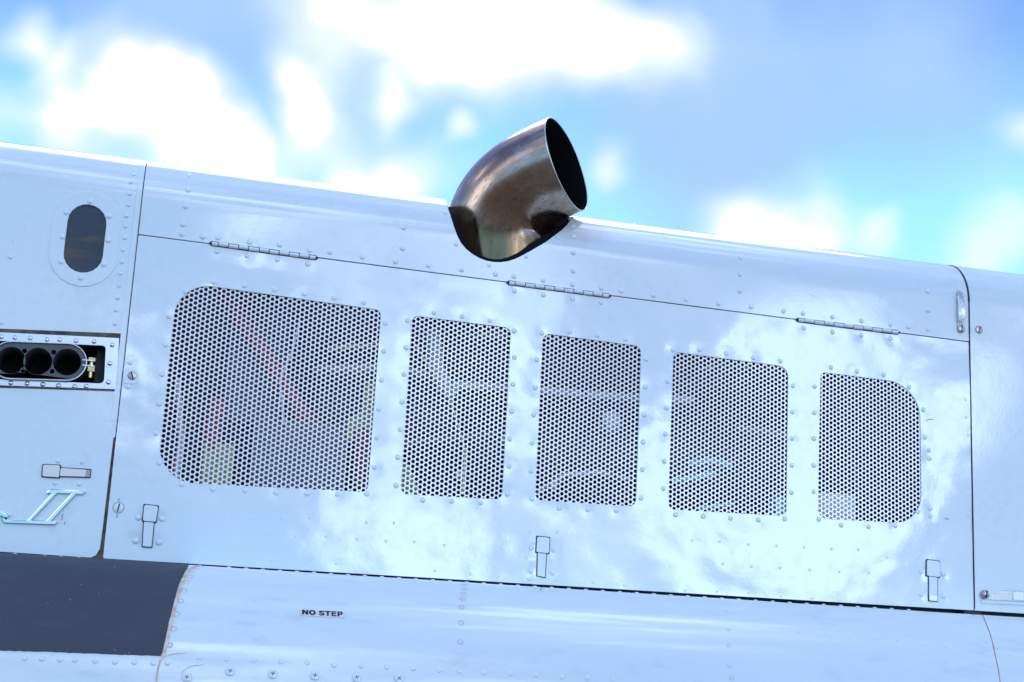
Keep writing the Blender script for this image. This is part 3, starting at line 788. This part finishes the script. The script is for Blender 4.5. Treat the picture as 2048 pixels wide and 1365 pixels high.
sc_ = screw((1957.5, 660), 0.0085, 0.0035, COWL, AFT, M['screwm'], spin=R_(70))
HD = group('door_stay', P(1968, 1189))
sy = XZ([(1966, 1180), (2140, 1187), (2140, 1208), (1966, 1200)])
plate('stay_arm', [rpoly(sy, 0.003, 3)], -0.006, 0.004, M['chip'], HD, 0.0008)
plate('stay_channel', [rpoly(XZ([(1962, 1199), (2140, 1207), (2140, 1215), (1962, 1207)]), 0.001, 2)], -0.0035, 0.003, M['plain'], HD, 0.0006)
plate('stay_clip', [rpoly(XZ([(2022, 1184), (2043, 1186), (2043, 1202), (2022, 1200)]), 0.001, 2)], -0.0075, 0.002, M['alu'], HD, 0.0004)
screw((1967.6, 1189.6), 0.0088, 0.009, COWL, HD, M['screwm'], spin=R_(75), off=0.001)

# ------------------------------------------------------------------ chrome lettering
EM = group('chrome_lettering', P(60, 1030), 'chrome slanted letters of a script emblem, the end of an r and II')
ZE = lambda l: Z(0, 960, 10.78, l)
def letter(polys, name):
    o = plate(name, [XZ(ZE(p)) for p in polys], -0.0042, 0.0042, M['chrome'], EM, 0.0013)
    return o
letter([[(1050,225),(1120,205),(1840,240),(1850,262),(1795,330),(1645,322),(1130,880),(1240,900),(1255,915),(1190,980),(1100,975),(95,940),(60,905),(45,870),(60,800),(-20,780),(-60,830),(-120,830),(-20,680),(60,690),(90,720),(180,735),(215,712),(238,738),(215,785),(150,830),(115,825),(150,862),(240,880),(560,885),(620,850),(1110,310),(990,300)],
        [(1240,300),(700,868),(1000,885),(1020,860),(1530,315)]], 'letter')

# ------------------------------------------------------------------ jambs behind the seams, engine bay
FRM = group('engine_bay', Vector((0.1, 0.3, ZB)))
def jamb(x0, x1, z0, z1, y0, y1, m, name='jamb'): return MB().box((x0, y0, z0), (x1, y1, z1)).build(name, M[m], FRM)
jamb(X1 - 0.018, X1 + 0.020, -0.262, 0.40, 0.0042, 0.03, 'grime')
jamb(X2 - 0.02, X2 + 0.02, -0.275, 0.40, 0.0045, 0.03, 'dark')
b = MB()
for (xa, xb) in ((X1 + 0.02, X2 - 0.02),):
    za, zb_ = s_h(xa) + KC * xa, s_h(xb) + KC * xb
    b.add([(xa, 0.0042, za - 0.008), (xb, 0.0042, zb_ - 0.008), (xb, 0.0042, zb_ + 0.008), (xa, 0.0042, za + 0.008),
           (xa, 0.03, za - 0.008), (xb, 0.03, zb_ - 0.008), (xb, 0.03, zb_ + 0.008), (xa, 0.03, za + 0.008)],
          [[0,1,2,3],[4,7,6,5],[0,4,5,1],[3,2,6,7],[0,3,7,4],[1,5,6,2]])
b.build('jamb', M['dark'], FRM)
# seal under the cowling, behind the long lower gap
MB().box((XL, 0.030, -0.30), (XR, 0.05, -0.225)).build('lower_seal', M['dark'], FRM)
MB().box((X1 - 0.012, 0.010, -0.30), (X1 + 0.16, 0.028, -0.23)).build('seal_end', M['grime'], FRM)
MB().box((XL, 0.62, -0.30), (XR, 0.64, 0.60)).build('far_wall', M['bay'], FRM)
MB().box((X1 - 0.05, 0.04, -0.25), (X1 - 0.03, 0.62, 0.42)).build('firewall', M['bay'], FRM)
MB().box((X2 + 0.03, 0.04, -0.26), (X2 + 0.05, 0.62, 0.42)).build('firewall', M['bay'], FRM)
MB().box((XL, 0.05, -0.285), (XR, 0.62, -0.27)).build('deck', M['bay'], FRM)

# what shows through the screens
ENG = group('engine', P(760, 800, 0.25))
def T(name, pts, r, m, n=16):
    MB().tube([P(*p) for p in pts], r, n).build(name, M[m], ENG)
T('hose', [(440,560,0.09),(470,620,0.085),(540,725,0.08),(605,830,0.08),(620,850,0.09)], [0.016]*5, 'red')
T('hose', [(438,800,0.07),(428,850,0.07),(420,900,0.075)], 0.017, 'red')
T('hose', [(720,860,0.07),(728,910,0.07),(722,975,0.08)], 0.015, 'red')
b = MB()
q0, q1 = P(409, 884, 0.06), P(462, 975, 0.06)
b.box((q0[0], 0.06, q1[2]), (q1[0], 0.10, q0[2])).build('bracket', M['green'], ENG)
q0, q1 = P(512, 835, 0.07), P(685, 990, 0.07)
b = MB(); o = b.box((q0[0], 0.07, q1[2]), (q1[0], 0.20, q0[2])).build('gearbox', M['bluegrey'], ENG)
q0, q1 = P(470, 555, 0.13), P(560, 850, 0.13)
MB().box((q0[0], 0.13, q1[2]), (q1[0], 0.18, q0[2])).build('bulkhead', M['bluegrey'], ENG)
b = MB()
gp = [P(733,765,0.07), P(765,765,0.07), P(765,880,0.07), P(688,880,0.07), P(696,840,0.07), P(725,820,0.07)]
b.add([tuple(p) for p in gp] + [(p[0], 0.10, p[2]) for p in gp], [list(range(6)), list(range(6, 12))[::-1]] + [[i, (i + 1) % 6, (i + 1) % 6 + 6, i + 6] for i in range(6)])
b.build('bracket', M['green'], ENG)
b = MB()
gp = [P(795,915,0.05), P(818,930,0.05), P(845,1000,0.05), P(795,1000,0.05)]
b.add([tuple(p) for p in gp] + [(p[0], 0.09, p[2]) for p in gp], [list(range(4)), list(range(4, 8))[::-1]] + [[i, (i + 1) % 4, (i + 1) % 4 + 4, i + 4] for i in range(4)])
b.build('bracket', M['green'], ENG)
T('tube', [(355,760,0.05),(362,880,0.05),(350,960,0.05)], 0.006, 'pale')
T('tube', [(865,660,0.09),(872,735,0.09),(890,775,0.09),(910,790,0.09)], 0.016, 'pale')
T('tube', [(905,770,0.075),(1050,778,0.08),(1180,790,0.085),(1300,798,0.085),(1385,800,0.08)], 0.0082, 'pale')
T('tube', [(790,890,0.06),(900,878,0.06),(985,868,0.06),(1030,862,0.07)], 0.0062, 'bluegrey')
T('tube', [(1075,985,0.06),(1130,950,0.06),(1200,945,0.06),(1260,960,0.07)], 0.005, 'pale')
T('tube', [(660,700,0.09),(700,694,0.07),(770,692,0.07)], 0.005, 'brass')
T('combustor', [(880,705,0.24),(1000,712,0.24),(1120,725,0.24),(1290,745,0.24),(1480,760,0.24)], [0.07,0.085,0.085,0.08,0.075], 'brown', 28)
T('compressor', [(620,830,0.27),(760,838,0.27),(900,846,0.27)], [0.10,0.115,0.10], 'case', 28)
T('turbine_case', [(930,900,0.26),(1100,910,0.26),(1350,925,0.26),(1560,935,0.26)], [0.08,0.10,0.10,0.08], 'case', 28)
bm = bmesh.new(); bmesh.ops.create_uvsphere(bm, u_segments=20, v_segments=12, radius=0.024); me = bpy.data.meshes.new('m'); bm.to_mesh(me); bm.free()
o = link('fitting', me, M['pale'], ENG, 60); o.location = ENG.matrix_world.inverted() @ P(1220, 846, 0.07); o.matrix_parent_inverse = Matrix()
for (px, py) in ((920, 950), (1105, 972), (1010, 880)):
    o = bpy.data.objects.new('fitting', me); COL.objects.link(o); o.parent = ENG; o.location = ENG.matrix_world.inverted() @ P(px, py, 0.05); o.scale = (0.4,) * 3
for pts, yy, r in (([(1378,928),(1420,921),(1462,930)], 0.04, 0.0055), ([(1343,962),(1385,956),(1428,948)], 0.04, 0.0055), ([(1395,1018),(1430,1013),(1465,1008)], 0.04, 0.004)):
    T('sky_glint_tube', [(x, y, 0.014) for x, y in pts], r * 1.1, 'cyan')  # added tubes whose pale blue colour stands for sky glints
q0, q1 = P(1548, 995, 0.03), P(1580, 1040, 0.03)
MB().box((q0[0], 0.016, q1[2]), (q1[0], 0.05, q0[2])).build('sky_glint_block', M['cyan'], ENG)  # added block, its colour another painted glint of sky
q0, q1 = P(1630, 985, 0.04), P(1706, 1045, 0.04)
MB().box((q0[0], 0.03, q1[2]), (q1[0], 0.12, q0[2])).build('junction_box', M['pale'], ENG)

T('wire', [(455,560,0.06),(520,640,0.055),(575,700,0.06),(640,740,0.06),(700,760,0.06)], 0.0028, 'black')
T('wire', [(370,640,0.05),(400,700,0.05),(470,760,0.05),(560,790,0.05)], 0.003, 'case')
T('wire', [(600,640,0.06),(585,700,0.055),(560,760,0.06),(568,850,0.06)], 0.0028, 'pale')
T('wire', [(830,690,0.05),(900,800,0.045),(930,900,0.05),(925,990,0.05)], 0.003, 'brass')
T('wire', [(1090,700,0.05),(1150,760,0.045),(1200,830,0.05),(1240,1000,0.05)], 0.003, 'case')
T('wire', [(1400,740,0.05),(1440,730,0.05),(1500,735,0.05)], 0.003, 'brass')
T('tube', [(1650,760,0.06),(1690,860,0.06),(1720,1000,0.06)], 0.006, 'case')
# ------------------------------------------------------------------ exhaust pipe
def bez(p0, p1, p2, p3, n):
    out = []
    for i in range(n + 1):
        t = i / n; out.append(p0 * (1 - t) ** 3 + p1 * 3 * t * (1 - t) ** 2 + p2 * 3 * t * t * (1 - t) + p3 * t ** 3)
    return out
RP = 0.0985
NM = Vector((0.752, -0.600, 0.2725)).normalized()
BP = Vector((-0.030, 0.124, 0.447)); MP = Vector((0.0821, 0.0, 0.5783))
D0 = Vector((0.0, -0.06, 1)).normalized()
path = [BP - D0 * 0.22, BP - D0 * 0.10] + bez(BP - D0 * 0.03, BP + D0 * 0.085, MP - NM * 0.085, MP, 26)
EXH = group('exhaust_pipe', BP, 'heat-stained steel pipe elbow with a wide black mouth')
def elbow(path, r0, n=64):
    v = []; f = []; uv = []; ref = None; N = len(path)
    for i, p in enumerate(path):
        d = (path[min(i + 1, N - 1)] - path[max(i - 1, 0)]).normalized() if i < N - 1 else NM
        dl = 0.030 * max(0.0, 1 - i / (N - 1) / 0.6) ** 1.3; p = p + Vector((dl, dl, 0))     # and widens aft
        r = r0 + dl + 0.0075 * max(0.0, 1 - i / (N - 1) * 1.25)          # the root flares a little
        if ref is None: ref = Vector((1, 0, 0))
        ref = (ref - d * ref.dot(d)).normalized(); b_ = d.cross(ref)
        for k in range(n): a = 2 * math.pi * k / n; v.append(p + (ref * math.cos(a) + b_ * math.sin(a)) * r)
    for i in range(N - 1):
        for k in range(n): f.append([i * n + k, i * n + (k + 1) % n, (i + 1) * n + (k + 1) % n, (i + 1) * n + k])
    return v, f, n, N
v, f, n, N = elbow(path, RP)
me = mesh(v, f)
ul = me.uv_layers.new(name='uv')
for poly in me.polygons:
    for li, vi in zip(poly.loop_indices, poly.vertices):
        k = vi % n
        if k == 0 and any((q % n) == n - 1 for q in poly.vertices): k = n
        ul.data[li].uv = (max(0, (vi // n - 1)) / (N - 2), k / n)
link('outer_shell', me, M['pipe'], EXH, 60)
v, f, n, N = elbow(path, RP - 0.0016)
link('sooty_lining', mesh(v, [q[::-1] for q in f]), M['soot'], EXH, 60)
# rolled lip and two weld seams
def ring(center, nrm, r, rr, name, m):
    u = nrm.orthogonal().normalized(); b_ = nrm.cross(u); t = MB(); K = 64; n_ = 8; vv = []
    for i in range(K):
        a = 2 * math.pi * i / K; rad = u * math.cos(a) + b_ * math.sin(a)
        for j in range(n_): c = 2 * math.pi * j / n_; vv.append(center + rad * (r + rr * math.cos(c)) + nrm * rr * math.sin(c))
    t.add(vv, [[i * n_ + j, i * n_ + (j + 1) % n_, ((i + 1) % K) * n_ + (j + 1) % n_, ((i + 1) % K) * n_ + j] for i in range(K) for j in range(n_)])
    return t.build(name, M[m], EXH, 60)
ring(MP, NM, RP - 0.0008, 0.0013, 'rolled_lip', 'steel')
# lengthwise weld seam over the back of the bend
N = len(path); ref = Vector((1, 0, 0)); seam = []
for i, p in enumerate(path[1:], 1):
    d = (path[min(i + 1, N - 1)] - path[i - 1]).normalized()
    out = (Vector((-0.62, 0.45, 0.62))); out = (out - d * out.dot(d)).normalized(); seam.append(p + out * (RP + 0.0003))
MB().tube(seam, 0.0022, 8).build('weld_seam', M['weld'], EXH, 60)
# black strip added round the cut-out, standing in for the pipe's dark reflection
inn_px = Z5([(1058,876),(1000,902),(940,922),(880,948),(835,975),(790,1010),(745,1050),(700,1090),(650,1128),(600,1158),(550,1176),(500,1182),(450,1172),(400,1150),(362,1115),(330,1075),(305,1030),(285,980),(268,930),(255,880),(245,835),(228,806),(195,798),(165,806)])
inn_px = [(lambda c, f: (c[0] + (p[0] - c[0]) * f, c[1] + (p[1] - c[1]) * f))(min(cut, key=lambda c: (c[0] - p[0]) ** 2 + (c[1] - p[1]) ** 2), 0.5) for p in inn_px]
skin('reflection_strip', COWL, cutq + XS(inn_px), [], M['refl_band'], UPPER, -0.0045, 0.006, 0.003, 0.0006)
# dark well the pipe rises from
WELL = MB()
cl3 = [COWL.pt(x, s_) for x, s_ in cut_loop]; n = len(cl3)
inn = [Vector((p[0] * 0.9 - 0.003, p[1] + 0.03, p[2] - 0.012)) for p in cl3]
WELL.add([tuple(p + Vector((0, 0.003, 0))) for p in cl3] + [tuple(p) for p in inn] + [(p[0], 0.25, p[2] - 0.15) for p in inn],
         [[i + L, i + n + L, (i + 1) % n + n + L, (i + 1) % n + L] for L in (0, n) for i in range(n)])
WELL.build('well_liner', M['liner'], UPPER, 60)

# ------------------------------------------------------------------ fuselage roof below
s_bot, s_top = 0.0, float(SHO.s[-1])
ROOF = skin('fuselage_roof', SHO, [(XL, s_bot), (XR, s_bot), (XR, s_top), (XL, s_top)], [], M['roof_paint'], HELI, 0, 0.008, 0.002, 0.0003,
            lambda q: wob(q * np.array([0.6, 1.6]), 0.0007, 6.0, 4.7), gx=0.02)
def rim(px):
    """where the shoulder's own horizon stands at this column"""
    for k in range(0, 500):
        q = SHO.hit(px, 1100 + k * 0.5)
        if q is not None: return q
for px in list(np.arange(458, 1850, 34.0)) + [89, 122, 157, 30]:
    q = rim(px); put('rivet', RIV_S, SHO, (q[0], q[1] + 0.001), ROOF, 0, sc=1.15)
LOW = [(398,1315),(453.4,1318),(507.5,1320.5),(562.3,1323.7),(614.5,1325.8),(667.8,1330.6),(721.8,1332),(773.8,1334.5),(827,1337),(878,1341),(919,1343),(968,1345),(1020.7,1347.7),(1072,1350),(1124,1353.5),(1175,1356),(1227,1360),
       (190.5,1321.7),(230,1323.5),(269,1324.7),(307,1326),(334.7,1326),(49.5,1316),(84,1317),(120,1319),(150,1320)]
for p in LOW: put('rivet', RIV, SHO, SHO.hit(*p), ROOF, -0.0004, sc=0.95)
for p in [(373.8,1355),(460.4,1342.5),(545.7,1348),(629.6,1351.4),(713,1355.4),(797.8,1357.5)]:
    screw(p, 0.0080, 0.0036, SHO, ROOF, M['plain'], True, random.uniform(0, 1.5))
COLA = Z(300, 1020, 3.793, [(385,430),(350,450),(315,475),(303,508),(278,550),(258,613),(233,690),(205,793),(180,907),(153,1027)])
COLB = Z(800, 1020, 3.793, [(490,567),(487,600),(483,637),(478,680),(468,740),(462,858),(457,1003)])
COLC = Z(1300, 1020, 3.793, [(557,710),(575,770),(592,913),(600,1033),(605,1180),(618,1273)])
COLD = Z(1740, 1080, 4.789, [(265,970),(500,1005),(735,1028),(968,1055),(1130,1055),(1355,1105),(1155,1205),(1120,985),(60,950)]) + Z(1300, 1020, 3.793, [(1137,930),(1327,950),(1513,970),(1712,980)])
def stain_ring():
    n = 14; v = []; f = []
    for q, z in ((1.0, 0.0002), (0.72, 0.0004)):
        for k in range(n): v.append((0.0050 * q * math.cos(2 * math.pi * k / n), 0.0050 * q * math.sin(2 * math.pi * k / n), z))
    for k in range(n): f.append([k, (k + 1) % n, n + (k + 1) % n, n + k])
    return mesh(v, f)
SR = stain_ring(); SR.materials.append(M['tan'])
SR2 = SR.copy(); SR2.materials.clear(); SR2.materials.append(mat('pink_primer', (0.72, 0.62, 0.62), 0.5))
for p in COLA: q = SHO.nearest_rim(*p); put('rivet', RIV_S, SHO, q, ROOF, 0); put('primer_ring', SR, SHO, q, ROOF, 0.0006)
for p in COLB: q = SHO.nearest_rim(*p); put('rivet', RIV_S, SHO, q, ROOF, -0.0006); put('primer_ring', SR2, SHO, q, ROOF, 0.0006, sc=1.1)
for p in COLC: q = SHO.nearest_rim(*p); put('rivet', RIV_S, SHO, q, ROOF, -0.0003); put('primer_ring', SR, SHO, q, ROOF, 0.0004, sc=0.8)
for p in COLD: put('rivet', RIV_S, SHO, SHO.nearest_rim(*p), ROOF, -0.0002)
# anti-slip patch with its ragged edge
rag = lambda pts, a: [(x + random.uniform(-a, a), y + random.uniform(-a, a)) for x, y in pts]
def dense(pts, step):
    out = []
    for (x0, y0), (x1, y1) in zip(pts, pts[1:]):
        k = max(1, int(math.hypot(x1 - x0, y1 - y0) / step))
        out += [(x0 + (x1 - x0) * i / k, y0 + (y1 - y0) * i / k) for i in range(k)]
    return out + [pts[-1]]
edge_r = [(379, 1133.5), (371, 1143), (363, 1158), (356, 1175), (348.5, 1203), (342, 1230), (336.5, 1252), (331, 1280), (325, 1305), (321, 1312.5)]
low_e = [(321, 1312.5), (270, 1310.5), (200, 1308), (120, 1305), (50, 1302.5), (-40, 1300)]
pq = SHO.hits(rag(dense(edge_r, 5), 0.45)[1:-1] + rag(dense(low_e, 6), 0.6))
pq = [(pq[0][0] + 0.006, s_top - 0.10)] + pq + [(XL + 0.2, pq[-1][1]), (XL + 0.2, s_top - 0.10)]
skin('anti_slip_patch', SHO, pq, [], M['slip'], ROOF, 0.0011, 0.008, 0.001, 0.0003)
# tan sealant edge that follows the patch
def ribbon(name, pts, wd, surf, m, parent, off=0.0012):
    q = [surf.nearest_rim(*p) for p in pts]; v = []; f = []
    for i, a in enumerate(q):
        t = np.array(q[min(i + 1, len(q) - 1)]) - np.array(q[max(i - 1, 0)]); t = t / np.linalg.norm(t); nn = np.array([-t[1], t[0]])
        ww = wd[i] if isinstance(wd, list) else wd * random.uniform(0.75, 1.25)
        for e, o_ in ((-1, 0.0), (-0.6, off), (0.6, off), (1, 0.0)):
            b_ = np.array(a) + nn * ww / 2 * e; v.append(surf.pt(b_[0], b_[1], o_ + 0.0003))
    for i in range(len(q) - 1):
        for k in range(3): f.append([i * 4 + k, i * 4 + k + 1, i * 4 + 5 + k, i * 4 + 4 + k])
    return link(name, mesh(v, f), m, parent, 60)
seal = [(400, 1132.5), (388, 1135), (380, 1139), (372.5, 1148), (366, 1160), (359, 1177), (351.5, 1205), (345, 1231), (339.5, 1253), (334, 1281), (328.5, 1304), (325.5, 1314)]
sd_ = dense(seal, 6)
ribbon('sealant_bead', sd_, [0.006 + 0.0015 * random.random() if i > 4 else 0.008 for i in range(len(sd_))], SHO, M['tan'], ROOF)
ribbon('sealant_bead', dense([(326, 1314), (320.5, 1322), (316.5, 1335), (314, 1350), (312, 1380)], 5), 0.0032, SHO, M['tan'], ROOF)
ribbon('sealant_bead', dense([(327, 1313), (340, 1310), (355, 1307.5), (373, 1306.5)], 5), 0.0016, SHO, M['tan'], ROOF, 0.0005)
ribbon('paint_crack', dense([(1965.5, 1231), (1972, 1247), (1980, 1268), (1986, 1290), (1992, 1318), (1997, 1342), (2001, 1372)], 6), 0.0018, SHO, M['rust'], ROOF, 0.0005)
ribbon('paint_crack', dense([(361, 1349), (368, 1341), (380, 1334), (392, 1331.5), (407, 1330)], 5), 0.0007, SHO, M['rust'], ROOF, 0.0003)

M['scuff'] = mat('dark_scuff', (0.22, 0.22, 0.26), 0.6)
for pts in ([(238.5, 997), (237, 1004)], [(235, 1027), (233.5, 1036)], [(126, 1028), (124.5, 1034), (123.5, 1041)], [(130, 1044), (129, 1050)], [(1852, 841), (1860, 839), (1866, 839.5)], [(1889, 1037.5), (1898, 1038.5)], [(1083, 1176), (1081, 1183)], [(1913, 588), (1917, 590)]):
    ribbon('scuff', dense(pts, 2.5), 0.0011, COWL if pts[0][1] < 1150 else SHO, M['scuff'], FWD if pts[0][0] < 200 else DOOR, 0.0009)
# placard
PL = group('placard', SHO.pt(*SHO.hit(645, 1228)), 'pale NO STEP placard with dark lettering')
pc = SHO.hits([(600, 1219.2), (689.5, 1223.8), (689.5, 1237.3), (600, 1231.6)])
skin('backing', SHO, pc, [], M['placard'], PL, 0.0009, 0.01, 0.0008, 0.0002)
bs = rpoly(pc, 0.0005, 2)
pcc = np.array(pc)
def uvp(u, v_):
    a = pcc[3] + (pcc[2] - pcc[3]) * u; b_ = pcc[0] + (pcc[1] - pcc[0]) * u
    return a + (b_ - a) * v_
# heavy extended capitals drawn as outlines in a unit cell
def arcp(cx, cy, rx, ry, a0, a1, n=10): return [(cx + rx * math.cos(R_(a0 + (a1 - a0) * i / n)), cy + ry * math.sin(R_(a0 + (a1 - a0) * i / n))) for i in range(n + 1)]
def thick(pts, wx, wy=None):
    """stroke a centre line into an outline"""
    L = []; Rr = []
    for i, p in enumerate(pts):
        a = np.array(pts[max(i - 1, 0)]); b_ = np.array(pts[min(i + 1, len(pts) - 1)]); t = (b_ - a) / np.linalg.norm(b_ - a); nn = np.array([-t[1], t[0]])
        e = np.array([nn[0] * wx, nn[1] * (wy or wx)]) / 2
        L.append(tuple(np.array(p) + e)); Rr.append(tuple(np.array(p) - e))
    return L + Rr[::-1]
GLY = {
 'N': ([[(0,0),(0,1),(0.34,1),(0.68,0.5),(0.68,1),(1,1),(1,0),(0.68,0),(0.32,0.52),(0.32,0)]], []),
 'O': ([arcp(0.5,0.5,0.53,0.54,0,350,28)], [arcp(0.5,0.5,0.20,0.28,0,350,20)]),
 'S': ([thick([(0.90,0.74)] + arcp(0.5,0.73,0.36,0.17,20,180,10) + arcp(0.5,0.73,0.36,0.19,190,250,4) + arcp(0.5,0.27,0.38,0.19,70,0,5) + arcp(0.5,0.27,0.38,0.17,0,-180,12) + [(0.10,0.28)], 0.27, 0.23)], []),
 'T': ([[(0,1),(1,1),(1,0.76),(0.66,0.76),(0.66,0),(0.34,0),(0.34,0.76),(0,0.76)]], []),
 'E': ([[(0,0),(0,1),(0.95,1),(0.95,0.79),(0.33,0.79),(0.33,0.62),(0.9,0.62),(0.9,0.42),(0.33,0.42),(0.33,0.22),(1,0.22),(1,0)]], []),
 'P': ([[(0,0),(0,1),(0.6,1)] + arcp(0.62,0.68,0.36,0.32,90,-90,12) + [(0.33,0.36),(0.33,0)]], [[(0.33,0.79),(0.55,0.79)] + arcp(0.56,0.68,0.1,0.11,90,-90,6) + [(0.33,0.57)]])}
px_of = lambda a, b_: ((a - 190) / (1855 - 190), (b_ - 190) / (1855 - 190))
cells = [('N', 262, 492), ('O', 522, 762), ('S', 885, 1098), ('T', 1112, 1325), ('E', 1355, 1545), ('P', 1580, 1780)]
for ch, a, b_ in cells:
    u0, u1 = px_of(a, b_)
    lo, hi = 0.17, 0.90
    mp = lambda pt: tuple(uvp(u0 + (u1 - u0) * pt[0], lo + (hi - lo) * pt[1]))
    o_, h_ = GLY[ch]
    V = []; E_ = []
    loops = [[mp(p) for p in l] for l in o_ + h_]
    skin('letter', SHO, loops[0], loops[1:], M['ink'], PL, 0.0013, 0.004, 0.0003, 0.00005)

bpy.context.view_layer.update()
print('objects', len(bpy.data.objects), 'rivets', sum(o.name.split('.')[0] == 'rivet' for o in bpy.data.objects))
